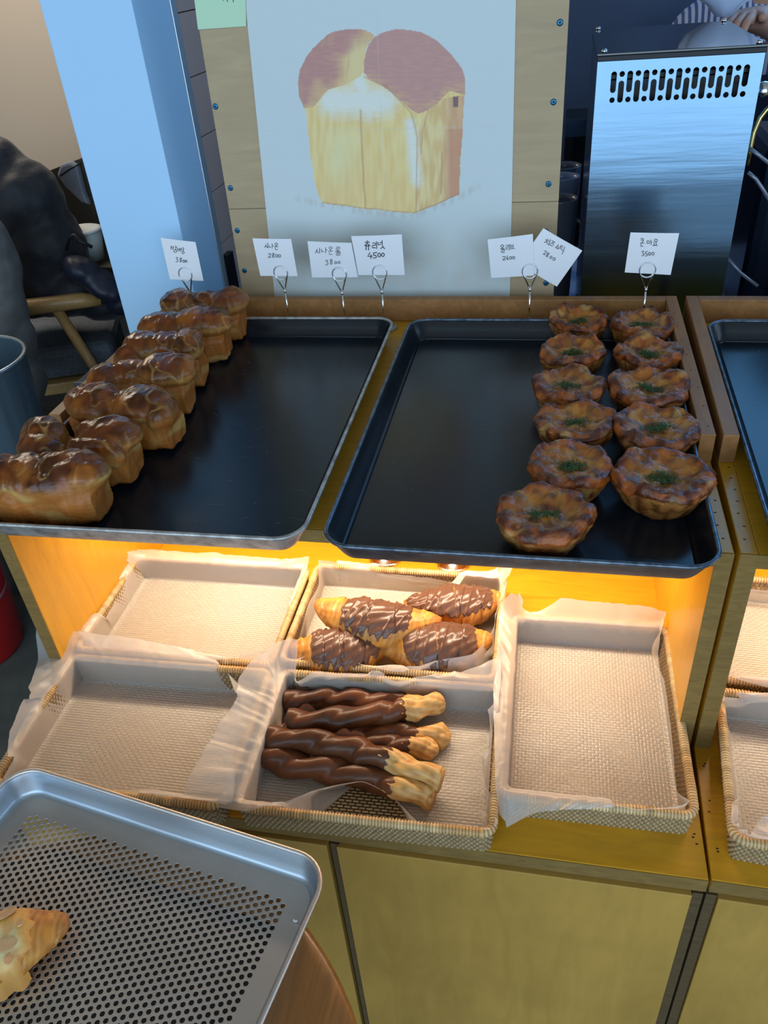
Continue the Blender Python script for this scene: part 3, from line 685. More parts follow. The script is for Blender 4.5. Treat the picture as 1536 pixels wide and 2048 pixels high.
# ================================================================ CORN PASTRIES
m_parsley = mat('dried_parsley', (.05, .10, .025), .8, vary=(300, .5))
def pastry(label, px, py, rr, seed, tilt=0, sq=1.0):
    c = at(px, py, 'z', ZS+.040); random.seed(seed)
    t = thing('corn_pastry', label, 'pastry', (c.x, c.y, ZS+.0015), seed*1.3, 'corn and mayonnaise pastries on the right tray')
    NA = 150
    prof = [(.02, 0), (.61, 0), (.69, .004), (.79, .011), (.88, .019), (.96, .027), (1.0, .0325), (1.01, .037), (.985, .0410), (.925, .0435), (.84, .0440), (.75, .0425), (.67, .0400), (.57, .0372), (.46, .0358), (.36, .0352), (.26, .0350), (.17, .0350), (.08, .0350), (.005, .035)]
    # refine the profile
    pf = []
    for a, b in zip(prof, prof[1:]): pf += [a, ((a[0]+b[0])/2, (a[1]+b[1])/2)]
    pf.append(prof[-1])
    mb = MB(); rows = []
    for q, (r, z) in enumerate(pf):
        row = []; u = q/(len(pf)-1)
        for k in range(NA):
            a = 2*math.pi*k/NA; ca, sa = math.cos(a), math.sin(a)
            R_ = rr*(1+.12*nz(ca*1.6+seed, sa*1.6, seed)+.035*nz(ca*5+seed, sa*5, 1))
            fold = abs(nz(ca*3.2+seed*2, sa*3.2, r*1.5))            # pleats
            x, y = r*R_*ca, r*R_*sa
            inner = 1 if q > 18 else 0
            n1 = nz(x*70+seed, y*70, z*70); n2 = nz(x*190, y*190+seed, z*190)
            rimw = math.exp(-((q-17)/6.0)**2)
            zz = z + rimw*(.0110*nz(ca*1.5, sa*1.5+seed*3, 5)+.0035*(fold-.25)) + (.0032*n1+.0014*n2+.0006*nz(x*400, y*400, seed))*(1 if z > .001 else 0)
            if inner: zz += .0045*nz(x*45, y*45, seed*4)+.0022*nz(x*120, y*120, seed*4)
            spread = 1 + (.05*nz(ca*4, sa*4+seed, z*50)+.012*math.sin(z*900+4*nz(ca*2, sa*2, seed)))*(1 if 2 < q < 18 else 0)
            row.append((x*spread, y*spread*sq, max(zz, 0)))
            cr = cmix((.40, .14, .03), (.17, .05, .013), clamp(.5+n1*1.5))
            if z > .001 and q <= 12: cr = cmix(cmix((.33, .12, .028), (.50, .24, .065), clamp(.5+2*n1)), (.15, .042, .012), clamp(.4*fold*3-.1))
            if q > 12: cr = cmix(cmix((.46, .13, .018), (.12, .028, .006), clamp(.55+n1*2.4)), (.55, .23, .04), clamp((q-20)/8)*.8)
            if q > 22: cr = cmix(cr, (.68, .33, .05), clamp(.3+nz(x*60+7, y*60, seed)*1.8)*.8); cr = cmix(cr, (.34, .06, .012), sstep(.18, .5, nz(x*85, y*85+5, seed))*.75)
            cr = cmix(cr, (.66, .44, .15), sstep(.30, .55, nz(x*50-3, y*50, z*50+seed))*.6)
            cr = tuple(v_*m_ for v_, m_ in zip(cr, (.86, .74, .66))); cr = cmix(cr, (.05, .012, .004), sstep(.12, .5, nz(x*95+4, y*95, z*95+seed))*.6)
            mb.c.append((*cr, lerp(.5, .13, clamp((q-4)/6))))
        rows.append(row)
    mb.grid(rows, True, True, True)
    part('pastry_case', mb, m_pastry, t, True)
    pm = MB(); ca = random.uniform(-.3, .3)
    # parsley heap lies toward the photographer-side centre, in world axes
    rzt = t.rotation_euler.z
    for k in range(420):
        gx, gy = random.gauss(0, .0078), random.gauss(-.004, .0048)
        x, y = gx*math.cos(-rzt)-gy*math.sin(-rzt), gx*math.sin(-rzt)+gy*math.cos(-rzt)
        r = math.hypot(x, y); zz = .0358+.0045*nz(x*45, y*45, seed*4)+.0022*nz(x*120, y*120, seed*4)+random.uniform(0, .0022)
        s = random.uniform(.0004, .0011); a = random.random()*6.28; tl = random.uniform(-.8, .8)
        d = Vector((math.cos(a), math.sin(a), tl))*s*1.6; e = Vector((-math.sin(a), math.cos(a), -tl*.5))*s*.6
        c0 = Vector((x, y, zz)); m = len(pm.v); pm.v += [c0-d-e, c0+d-e, c0+d+e, c0-d+e]; pm.face((m, m+1, m+2, m+3))
    part('parsley', pm, m_parsley, t, True, label='heap of dark green dried parsley')
    if tilt: t.rotation_euler = (math.radians(tilt), 0, t.rotation_euler.z)
    return t
pl = [(1157, 637, .0465, 'in the left column at the tray\'s far end'), (1146, 700, .0475, 'second from the far end in the left column'), (1138, 768, .050, 'third from the far end in the left column'),
      (1152, 838, .0495, 'third from the near end in the left column'), (1141, 925, .050, 'second from the near end in the left column'), (1089, 1022, .0530, 'nearest the front rim of the tray'),
      (1284, 645, .0485, 'in the right column at the tray\'s far end'), (1297, 703, .048, 'second from the far end in the right column'), (1298, 770, .0535, 'third from the far end in the right column'),
      (1315, 850, .053, 'second from the near end in the right column'), (1324, 947, .0555, 'at the near end of the right column')]
for i, (px, py, rr, lb) in enumerate(pl): pastry('glazed corn pastry with green parsley '+lb, px, py, rr*.96, i+3)

# ================================================================ CHOCOLATE CROISSANTS
m_crust = mat('croissant_crust', attr=True, rough=.5, bump=(150, .5, .0012), coat=.1)
m_choc = mat('chocolate', (.125, .060, .040), .30, vary=(30, .10), bump=(60, .18, .001), coat=.1)
m_chocd = mat('dark_chocolate', (.085, .027, .009), .40, spec=.32, vary=(16, .8), bump=(60, .45, .0014), coat=.12)
def croissant(name, label, cat, loc, rz, L, R0, bend, seed, choc=None, tilt=0, group=None, flat=.85):
    t = thing(name, label, cat, loc, rz, group)
    NT, NA = 120, 44
    def surf(u, a, off=0):
        x = (u-.5)*L; y = -bend*(1-(2*u-1)**2)
        th = (.16+.84*math.sin(math.pi*clamp(u, .0, 1))**.75)*R0
        seg = u*5.0+.5+.25*math.sin(a+seed); fr = seg-math.floor(seg)
        if u > .5: fr = 1-fr
        th *= 1+.10*(fr-.5)
        th += .0011*nz(u*20, a*1.5, seed)+.0006*math.sin(a*16+u*30)
        th += off
        return Vector((x, y+th*math.cos(a)*1.0, max(th*math.sin(a)*flat+R0*flat*.97, .0002)))
    mb = MB(); rows = []
    for i in range(NT+1):
        u = i/NT; row = []
        for k in range(NA):
            a = 2*math.pi*k/NA; row.append(surf(u, a))
            fr = (u*7+.18*math.sin(a+seed)) % 1
            c = cmix((.64, .27, .035), (.42, .13, .018), clamp(.5+nz(u*14, a*2, seed)*1.2)); c = cmix(c, (.72, .45, .13), clamp(.5+.5*math.sin(u*150+a*4+3*nz(u*9, a, 1)))*.5*clamp(math.sin(math.pi*fr)))
            c = cmix(c, (.30, .09, .02), sstep(.8, 1, abs(2*u-1))*.5)
            mb.c.append(c)
        rows.append(row)
    mb.grid(rows, True, True, True); body = part('pastry_body', mb, m_crust, t, True)
    if choc:
        u0, u1, down, mid = choc      # coated span, how far round the coat hangs, crown angle
        cb = MB(); N2, K2 = 150, 70; vals = {}
        for i in range(N2+1):
            u = lerp(u0-.04, u1+.04, i/N2)
            for k in range(K2+1):
                a = mid + lerp(-1, 1, k/K2)*(down+.35)
                d = abs(a-mid)
                drip = .55*nz(u*21+seed*3, 0, seed)+.25*abs(nz(u*50+seed, 2, 2))
                lim = down*(.80+.25*math.sin(math.pi*(u-u0)/(u1-u0)))+drip
                e1 = (lim-d)*R0; e2 = (min(u-u0, u1-u)+.02*nz(a*3, seed, 5))*L
                ed = min(e1, e2)
                th = .0030*sstep(-.0005, .0035, ed)+.0005*nz(u*20, a*3, seed+2)+.0024*(1-clamp(abs(nz(u*9+seed+a*.8, a*.3, 8))*6))**2*sstep(0, .006, ed)
                p = surf(u, a, -.0012+th); p.z = max(p.z, .001)
                vals[(i, k)] = (p, ed)
        idx = {}
        for i in range(N2):
            for k in range(K2):
                q = [(i, k), (i+1, k), (i+1, k+1), (i, k+1)]
                if max(vals[x][1] for x in q) < -.0004: continue
                f = []
                for x in q:
                    if x not in idx: idx[x] = len(cb.v); cb.v.append(vals[x][0])
                    f.append(idx[x])
                cb.face(f[::-1], True)
        ch = part('chocolate_coat', cb, m_choc, t, True, label='milk chocolate coating with drips')
    if tilt: t.rotation_euler = (math.radians(tilt[0]), math.radians(tilt[1]), rz)
    return t
GC = 'chocolate croissants in the middle basket'
def atv(px, py, z): return at(px, py, 'z', z)
p = atv(752, 1222, .062); croissant('chocolate_croissant', 'chocolate croissant on top of the pile, both golden tips showing', 'croissant', (p.x, p.y, .028), R(-3), .186, .037, .024, 1, (.27, .80, .98, 1.75), (0, 2), GC)
p = atv(908, 1204, .035); croissant('chocolate_croissant', 'chocolate croissant at the back right of the pile', 'croissant', (p.x, p.y+.002, .005), R(12), .150, .035, .014, 2, (.02, .88, .95, 1.75), (0, 0), GC)
p = atv(683, 1292, .035); croissant('chocolate_croissant', 'chocolate croissant at the front left of the pile', 'croissant', (p.x, p.y, .005), R(14), .146, .038, .016, 3, (.22, .98, 1.2, 1.7), (0, 0), GC)
p = atv(872, 1290, .035); croissant('chocolate_croissant', 'chocolate croissant at the front right of the pile', 'croissant', (p.x, p.y+.002, .005), R(12), .156, .039, .014, 4, (.20, .86, 1.22, 1.7), (0, 0), GC)

# ================================================================ CHOCOLATE TWISTS
def twist(label, pts, R0, seed, cut, flip=0, endcut=False):
    """pts: (px, py, z) along the stick, dark end first; cut = where the chocolate stops"""
    P = [atv(*q) for q in pts]
    t = thing('chocolate_twist', label, 'pastry stick', (P[0].x, P[0].y, .006), 0, 'chocolate dipped twists in the front basket')
    off = ORG[t]; P = [p-off for p in P]
    def curve(u):
        f = u*(len(P)-1); i = min(int(f), len(P)-2); t_ = f-i
        p0 = P[max(i-1, 0)]; p1 = P[i]; p2 = P[i+1]; p3 = P[min(i+2, len(P)-1)]
        return .5*((2*p1)+(p2-p0)*t_+(2*p0-5*p1+4*p2-p3)*t_**2+(3*p1-p0-3*p2+p3)*t_**3)
    def build(u0, u1, off_, choc):
        NT, NA = 110, 32; mb = MB(); rows = []
        for i in range(NT+1):
            u = lerp(u0, u1, i/NT); c = curve(u); d = (curve(min(u+.01, 1))-curve(max(u-.01, 0))).normalized()
            s = d.cross(Vector((0, 0, 1))).normalized(); w_ = s.cross(d)
            tw = u*13+seed+.8*nz(u*5, seed)
            fat = R0*1.12*(1+.22*nz(u*8, seed, 3)) * (1 if choc else lerp(1.12, 1.0, u))
            tip = min(1, math.sqrt(max(0, (u-(-.004))/.035))) if u < .03 else 1
            if not endcut and u > .93: tip = math.sqrt(max(.02, (1.004-u)/.074))
            if endcut and u > .985: tip = .9
            row = []
            if choc and u1-u < .02: off2 = off_-.0014*(1-(u1-u)/.02)
            else: off2 = off_
            for k in range(NA):
                a = 2*math.pi*k/NA
                r = fat*(.80+.34*abs(math.cos(a-tw))**1.3)*(1+.05*nz(math.cos(a)*2+u*20, math.sin(a)*2, seed))
                if not choc: r *= 1+.05*math.sin(a*9+u*40)
                r = r*tip+off2*tip
                p = c+(s*math.cos(a)+w_*math.sin(a))*r; p.z = max(p.z, .0004); row.append(p)
                if not choc:
                    cc = cmix((.66, .36, .10), (.46, .19, .04), clamp(.5+nz(u*30, a*1.5, seed))); cc = cmix(cc, (.80, .54, .20), .5*clamp(.5+.5*math.sin(a*9+u*40))); mb.c.append(cc)
            rows.append(row)
        mb.grid(rows, True, True, True); return mb
    part('pastry_tip', build(cut-.06, 1, 0, False), m_crust, t, True)
    cb = build(0, cut, .0011, True)
    part('chocolate_coat', cb, m_chocd, t, True, label='dark chocolate coating')
    # set puddle edges of chocolate ("feet")
    fm = MB(); random.seed(seed)
    for q in range(3):
        u = random.uniform(.1, .65); c = curve(u); d = (curve(u+.02)-c).normalized(); s = d.cross(Vector((0, 0, 1)))*(-1 if flip else -1)
        rows = []
        for i in range(9):
            v = (i/8-.5); h = math.cos(v*math.pi)*R0*.95
            b = c+d*(v*.032)+s*R0*.62+Vector((0, 0, R0*.35)); rows.append([b, b+s*h*.5+Vector((0, 0, h*.45)), b+s*h+Vector((0, 0, h*.7))])
        for dz in (0, -.0011): fm.grid([[p+Vector((0, 0, dz)) for p in r] for r in rows], False, True)
    part('chocolate_ridge', fm, m_chocd, t, True)
    return t
twist('chocolate twist at the back of the pile, farthest from the basket front', [(566, 1404, .018), (650, 1398, .018), (740, 1404, .018), (835, 1408, .018)], .0115, 1, .90)
twist('chocolate twist lying across the top with the fat yellow upper right tip', [(572, 1446, .030), (660, 1440, .032), (760, 1428, .032), (815, 1418, .030), (890, 1404, .028)], .0125, 2, .73)
twist('chocolate twist underneath whose pointed tip reaches farthest right', [(565, 1462, .014), (680, 1470, .014), (790, 1468, .014), (902, 1474, .014)], .0115, 3, .80)
twist('chocolate twist buried in the middle with only its yellow end showing', [(600, 1520, .013), (700, 1492, .014), (790, 1492, .016), (878, 1500, .016)], .0108, 4, .78)
twist('chocolate twist running diagonally to a blunt yellow end', [(532, 1477, .032), (620, 1484, .035), (700, 1500, .035), (775, 1522, .034), (883, 1562, .030)], .0128, 5, .77, endcut=True)
twist('chocolate twist nearest the basket front, tip half under the paper edge', [(512, 1508, .020), (590, 1530, .022), (690, 1546, .022), (780, 1568, .022), (868, 1596, .020)], .0132, 6, .79, endcut=True)

# ================================================================ CARD HOLDERS AND PRICE CARDS
m_acryl = mat('clear_acrylic', (.8, .82, .84), .1, trans=.8)
def holder(label, ring, junc, y):
    a = at(*ring, 'y', y); b = at(*junc, 'y', y)
    lean = (a-b); lean.z = 0
    base = Vector((b.x-lean.x*.3, y, ZS+.0))
    t = thing('card_holder', label, 'card holder', tuple(base), 0, 'wire card holders behind the trays')
    part('base', MB().lathe([(.021, .0003), (.022, .0012), (.0205, .0032), (.004, .0042), (.002, .0045)], base, 32), m_acryl, t)
    part('rod', MB().tube([base+Vector((0, 0, .004)), b], .0014, 8), m_chrome, t)
    part('collar', MB().tube([b-Vector((0, 0, .003)), b+Vector((0, 0, .002))], .0021, 8), m_chrome, t)
    r = .0118; w = MB()
    for yy in (-.0014, .0014):
        pts = [b+Vector((0, yy*.5, 0))]
        for k in range(25):
            an = math.radians(-35+250*k/24) if yy < 0 else math.radians(-35+250*k/24)
            pts.append(a+Vector((r*math.cos(an), yy, r*math.sin(an))))
        pts.append(b+Vector((0, yy*.5, 0)))
        w.tube(pts, .0009, 6)
        w.tube([a+Vector((r*math.cos(q*math.pi/12), yy, r*math.sin(q*math.pi/12))) for q in range(24)], .0008, 6, True)
    part('wire_loop', w, m_chrome, t)
    return t
HY = .745
hs = [((371, 548.3), (381, 585.6), 'wire card holder behind the farthest chestnut loaf'), ((561.7, 545), (569.8, 582), 'wire card holder standing alone behind the left tray\'s middle'),
      ((678.8, 548.3), (684.2, 586.2), 'wire card holder behind the left tray, second from the gap between the trays'), ((759.7, 544.3), (763.8, 583.9), 'wire card holder at the left tray\'s far right corner'),
      ((1059.8, 541.8), (1059.8, 579), 'wire card holder clasping two overlapping cards'), ((1295, 539.4), (1292, 579), 'wire card holder in front of the steel machine')]
for r_, j_, lb in hs: holder(lb, r_, j_, HY)
# handwriting, strokes traced in crop coordinates
JA = {'b': ['0,0 0,1 1,1 1,0', '0,.5 1,.5'], 'm': ['0,0 1,0 1,1 0,1 0,0'], 's': ['.55,0 .45,.45 0,1', '.5,.4 1,1'], 'i': ['.5,0 .5,1'], 'n': ['0,0 0,1 1,.9'],
      'a': ['.4,0 .4,1', '.4,.45 1,.42'], 'o': ['.5,0 .5,1', '0,1 1,1'], 'l': ['0,0 1,0 1,.45 0,.5 0,1 1,1'], 'c': ['.35,0 .65,.05', '0,.3 1,.3', '.5,.3 .4,.6 0,1', '.5,.6 1,1'],
      'j': ['0,.1 1,.1 .4,.6 0,1', '.5,.6 1,1'], 'yu': ['0,0 1,0', '.3,0 .25,1', '.7,0 .75,1'], 'e': ['.6,0 .6,1', '0,.45 .6,.45'], 'O': ['O'], 'eu': ['0,.5 1,.5'],
      'k': ['0,0 1,0 .9,1', '0,.5 .9,.5'], 'g': ['0,0 1,0 .85,1'], 'yo': ['.3,0 .3,1', '.7,0 .7,1', '0,1 1,1'], 't': ['1,0 0,0 0,1 1,1', '0,.5 .9,.5'], 'u': ['0,0 1,0', '.5,0 .5,1'],
      '0': ['O'], '2': ['0,.25 .3,0 .8,.05 .9,.3 .5,.65 0,1 1,.92'], '3': ['0,.05 .8,0 .35,.4 .9,.6 .7,.95 0,1'], '4': ['.5,0 0,.65 1,.6', '.7,.35 .7,1'], '5': ['.1,.1 .1,.5 .7,.5 .8,.85 .3,1 0,.9', '.1,.08 1,0'],
      '6': ['.6,0 .1,.5 .2,.95 .75,.95 .75,.6 .2,.6'], '8': ['.8,.1 .3,0 .1,.25 .8,.7 .6,1 .15,.9 .3,.6 .9,.1']}
def card(label, quad, text, crop, y, wbold=.00042):
    """quad: photo pixels tl,tr,br,bl; text: (glyph, x, y, w, h, skew) in crop coordinates; crop: scale, ox, oy"""
    Q = [at(px, py, 'y', y) for px, py in quad]; base = (Q[2]+Q[3])/2
    t = thing('price_card', label, 'price card', tuple(base), 0, 'handwritten price cards')
    mb = MB(); N = 8; th = Vector((0, .0004, 0))
    for o_, fl in ((Vector((0, 0, 0)), True), (th, False)):
        mb.grid([[Q[0].lerp(Q[1], i/N).lerp(Q[3].lerp(Q[2], i/N), j/N)+o_+Vector((0, -.0010*math.sin(math.pi*i/N)*(1-j/N), 0)) for i in range(N+1)] for j in range(N+1)], False, True, flip=not fl)
    part('card_sheet', mb, m_card, t)
    ink = MB(); sc, ox, oy = crop
    def W(x, yy): return at(ox+x/sc, oy+yy/sc, 'y', y-.0012)
    for g in text:
        k, x, yy, w_, h_ = g[:5]; rot = math.radians(g[5]) if len(g) > 5 else 0
        def T(a, b):
            X, Y = (a-.5)*w_, (b-.5)*h_; return W(x+w_/2+X*math.cos(rot)-Y*math.sin(rot), yy+h_/2+X*math.sin(rot)+Y*math.cos(rot))
        for s in JA[k]:
            if s == 'O': pts = [T(.5+.5*math.cos(q*math.pi/6), .5+.5*math.sin(q*math.pi/6)) for q in range(13)]
            else: pts = [T(*map(float, a.split(','))) for a in s.split()]
            dd = []
            for a, b in zip(pts, pts[1:]): dd += [a, a.lerp(b, .5)]
            ink.tube(dd+[pts[-1]], wbold, 5)
    part('handwriting', ink, m_ink, t)
    return t
A = (2.954, 300, 440); Bc = (3.339, 940, 440)
YC = HY+.0002
card('white price card reading 3800 at the far left, in front of the white pillar', [(321, 475.5), (390.7, 484), (407, 561.9), (340, 558.5)],
     [('b',124,152,14,20,8),('a',146,150,14,26),('O',140,176,17,16),('b',162,164,13,18),('b',175,164,10,18),('a',190,160,13,26),('O',188,186,15,13),('3',152,221,15,27),('8',175,223,14,26),('0',194,235,10,16),('0',208,237,10,14)], A, YC)
card('white price card reading 2800 second from the left', [(504.8, 476.6), (582, 478), (595.2, 552.4), (520.7, 551.7)],
     [('s',676,142,17,22),('i',693,134,6,32),('n',703,148,11,14),('a',716,138,14,30),('O',738,136,16,14),('o',733,148,24,10),('n',740,163,16,12),('2',698,198,17,24),('8',720,196,17,26),('0',741,203,13,17),('0',758,204,14,17)], A, YC)
card('pale blue price card reading 3800 left of the card with bold writing', [(614.8, 482.3), (702.8, 485.7), (715.7, 554.4), (624.3, 555)],
     [('s',976,172,19,24),('i',999,164,6,34),('n',1014,172,14,16),('a',1032,162,15,34),('O',1058,158,18,14),('o',1053,172,26,12),('n',1060,190,18,14),('l',1100,160,20,18),('o',1094,178,30,9),('l',1100,192,24,16),('3',1036,238,18,28),('8',1062,232,18,30),('0',1090,245,13,14),('0',1110,244,13,14)], A, YC+.0007)
card('white price card with bold black writing reading 4500', [(702.2, 472.2), (803.4, 468.8), (809.5, 550), (717, 550)],
     [('c',1270,124,28,26),('yu',1268,152,32,26),('l',1314,136,18,28),('i',1336,126,6,44),('n',1348,132,14,14),('e',1358,120,22,30),('s',1362,152,26,18),('4',1286,192,28,36),('5',1318,192,24,34),('0',1346,196,16,22),('0',1368,195,16,21)], A, YC, .00062)
card('white price card reading 2600, left of the two held by one clip', [(975, 479), (1065.8, 467.9), (1068, 551), (982.5, 556)],
     [('O',206,166,20,16),('o',202,182,28,10),('l',210,197,22,20),('l',240,168,17,26),('i',260,162,6,40),('b',272,162,16,22),('eu',268,182,32,18,-5),('2',218,243,20,25),('6',244,238,14,28),('0',264,244,14,18),('0',284,243,15,18)], Bc, YC-.0006)
card('tilted white price card reading 2800, right of the two held by one clip', [(1086.8, 456.5), (1164.6, 501.4), (1113.7, 573.3), (1036, 528)],
     [('c',500,126,26,32,25),('i',528,128,6,42,20),('j',540,140,26,24,25),('eu',524,162,30,14,25),('s',576,162,20,24,25),('eu',568,184,28,10,25),('t',602,172,18,20,25),('i',626,176,6,30,20),('g',604,202,18,24,25),('2',492,206,18,26,25),('8',510,218,18,30,25),('0',534,240,14,18,25),('0',554,252,15,18,25)], Bc, YC+.0007)
card('white price card reading 3500 in front of the steel machine', [(1261, 464.9), (1358.4, 466.4), (1341.3, 549.9), (1249.4, 544.8)],
     [('k',1140,124,18,20),('o',1136,142,28,12),('n',1142,160,14,16),('m',1182,140,16,16),('a',1202,132,16,34),('O',1232,128,20,16),('yo',1220,146,34,24),('3',1146,208,18,32),('5',1170,210,18,32),('0',1192,216,14,20),('0',1214,215,16,20)], Bc, YC)
# two stems standing at the back of the basket level
for px, lb in ((765, 'chrome stand on the counter behind the croissants, left one'), (903, 'chrome stand on the counter behind the croissants, right one')):
    c = at(px, 1138 if px < 800 else 1149, 'z', 0)+Vector((0, .0155, 0))
    t = thing('chrome_stand', lb, 'stand', (c.x, c.y+.012, 0.0), 0, 'chrome stands behind the baskets')
    part('round_foot', MB().lathe([(.027, 0), (.0275, .003), (.022, .0045), (.019, .0075), (.013, .009), (.011, .012), (.004, .014), (.001, .0142)], (c.x, c.y+.012, 0), 36), m_chrome, t)
    part('stem', MB().tube([(c.x, c.y+.012, .012), (c.x, c.y+.012, .12)], .002, 10), m_chrome, t)
# ================================================================ PERFORATED TRAY, ROUND TABLE, ALMOND CROISSANT
m_table = mat('table_wood', (.27, .115, .024), .38, grain=(9, (14, .8, 8), .32), coat=.3)
m_tedge = mat('table_edge', (.42, .22, .07), .5)
tb = thing('round_table', 'round brown wooden table whose edge shows under the perforated tray', 'table', (-.602, -.380, FL))
part('tabletop', MB().lathe([(.02, .022), (.300, .022), (.313, .026), (.317, .034), (.3165, .044), (.312, .0495), (.3, .0505), (.02, .0505)], (-.602, -.380, 0), 72), m_table, tb)
for k in range(4):
    a = math.pi/4+k*math.pi/2; q = Vector((-.602+.2*math.cos(a), -.38+.2*math.sin(a), .024)); e = q+Vector((.05*math.cos(a), .05*math.sin(a), FL-.024))
    part('leg', MB().tube([q, e], [.02, .014], 12), m_table, tb)
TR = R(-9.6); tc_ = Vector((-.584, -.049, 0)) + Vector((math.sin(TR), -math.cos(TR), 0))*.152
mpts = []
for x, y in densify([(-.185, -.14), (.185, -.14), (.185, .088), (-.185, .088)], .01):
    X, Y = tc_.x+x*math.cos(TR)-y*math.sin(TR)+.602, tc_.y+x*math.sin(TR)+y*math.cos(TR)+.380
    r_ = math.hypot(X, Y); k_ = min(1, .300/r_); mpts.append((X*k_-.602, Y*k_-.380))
shadepoly = MB().prism(mpts, .0507, .0513)  # black sheet added to stand for the shade under the punched holes
single('tray_shade_sheet', shadepoly, mat('hole_shade', (.012, .009, .007), .9), 'thin black sheet added under the perforated tray for the shade seen through its holes', 'shade sheet')
pt = thing('perforated_tray', 'silver perforated aluminium tray on the round table in the foreground', 'tray', (tc_.x, tc_.y, .0515), TR)
w, d = .408, .304; b = MB(); rows = []
for ins, z in ((.0035, .0315), (.0045, .030), (.008, .016), (.0105, .006), (.013, .002), (.017, .0008)):
    rows.append([(x, y, z) for x, y in rrect(w-2*ins, d-2*ins, .038-ins, 10)])
b.grid(rows, True, True, flip=True)
# flat border down to the punched field
cu, cv, rad = .00675, .0078, .00262
NC = int((w-.076)/cu); fw = NC*cu; NR = int((d-.074)/cv); fh = NR*cv
part('tray_wall', b, m_alu_sky, pt, True); b = MB()
out_ = rrect(w-.034, d-.034, .021, 10); n = len(b.v); b.v += [Vector((x, y, .0008)) for x, y in out_]
m4 = len(b.v); b.v += [Vector((x, y, .0008)) for x, y in ((fw/2, -fh/2-cv*.25), (fw/2, fh/2+cv*.25), (-fw/2, fh/2+cv*.25), (-fw/2, -fh/2-cv*.25))]
for c in range(4):
    for k in range(10): b.face((n+c*11+k, n+c*11+k+1, m4+c))
    b.face((n+c*11+10, n+((c+1) % 4)*11, m4+(c+1) % 4, m4+c))
part('tray_floor', b, m_alu, pt, True)
h = MB(); ths = [math.pi*2*k/12 for k in range(12)]
for i in range(NC):
    x = -fw/2+(i+.5)*cu; o_ = cv*.25*(1 if i % 2 else -1)
    for j in range(NR):
        y = -fh/2+(j+.5)*cv+o_
        n = len(h.v); rect = []
        for a in ths:
            ca, sa = math.cos(a), math.sin(a); s_ = min(cu/2/max(abs(ca), 1e-6), cv/2/max(abs(sa), 1e-6)); rect.append(Vector((x+ca*s_, y+sa*s_, .0008)))
        cor = {1: (1, 1), 4: (-1, 1), 7: (-1, -1), 10: (1, -1)}
        h.v += rect+[Vector((x+rad*math.cos(a), y+rad*math.sin(a), .0008)) for a in ths]+[Vector((x+rad*math.cos(a), y+rad*math.sin(a), 0)) for a in ths]
        cn = len(h.v); h.v += [Vector((x+sx*cu/2, y+sy*cv/2, .0008)) for sx, sy in ((1, 1), (-1, 1), (-1, -1), (1, -1))]
        for k in range(12):
            k2 = (k+1) % 12
            if k in (1, 4, 7, 10): h.face((n+k, cn+(1, 4, 7, 10).index(k), n+k2, n+12+k2, n+12+k))
            else: h.face((n+k, n+k2, n+12+k2, n+12+k))
            h.face((n+12+k, n+12+k2, n+24+k2, n+24+k), True)
    for s_ in (-1, 1):      # filler strip at the column ends
        y0 = s_*(fh/2)+o_; y1 = s_*(fh/2+cv*.25)
        if abs(y1-y0) > 1e-6:
            n = len(h.v); h.v += [Vector((x-cu/2, y0, .0008)), Vector((x+cu/2, y0, .0008)), Vector((x+cu/2, y1, .0008)), Vector((x-cu/2, y1, .0008))]; h.face((n, n+1, n+2, n+3))
part('perforated_plate', h, m_alu, pt, True, label='plate punched with rows of round holes')
P = densify(rrect(w-.005, d-.005, .036), .02)
part('rolled_rim', MB().tube([(x, y, .0312) for x, y in P], .0027, 8, True), m_alu, pt, True)
pr = atv(592, 1842, .056); part_ = MB()
# almond croissant
p = atv(10, 1895, .075)
ac = croissant('almond_croissant', 'golden almond croissant on the perforated tray, cut off by the left edge', 'croissant', (p.x-.018, p.y-.001, .0527), R(28), .150, .036, .006, 9, None, None, None, .55)
fr = MB(); rows = []; NA = 120
def ctop(x, y):
    u = clamp(x/.150+.5, 0, 1); yc = -.006*(1-(2*u-1)**2); th = (.16+.84*math.sin(math.pi*u)**.75)*.036
    dy = y-yc; return (.036*.55*.97+.55*math.sqrt(max(0, th*th-dy*dy))) if abs(dy) < th else .006
for q in range(25):
    row = []
    for k in range(NA):
        a = 2*math.pi*k/NA; ca, sa = math.cos(a), math.sin(a)
        rr_ = 1+.15*nz(ca*2.4, sa*2.4, 4)+.10*nz(ca*6, sa*6, 2)+.05*nz(ca*14, sa*14, 2); u = q/24
        x, y = -.006+.056*rr_*u*ca, -.004+.046*rr_*u*sa
        z = max(ctop(x, y)*1.0+.0045, .024*(1-u*u)+.012)-.009*sstep(.86, 1, u)+.0018*nz(x*70, y*70, 3)+.0010*nz(x*170, y*170, 3)
        row.append((x, y, max(z, .001)))
        c = cmix((.78, .47, .12), (.74, .66, .36), sstep(-.15, .4, nz(x*30, y*30, 6)+.3*(1-u)-.1)); c = cmix(c, (.66, .27, .05), sstep(.72, 1, u)*.75); c = cmix(c, (.60, .28, .07), sstep(.25, .5, nz(x*60, y*60, 9))*.6); fr.c.append(c)
    rows.append(row)
fr.grid(rows, True, True); part('almond_cream', fr, m_crust, ac, True, label='pale golden almond cream topping')
m_alm = mat('almond_flake', (.62, .38, .19), .5, vary=(60, .2)); random.seed(8)
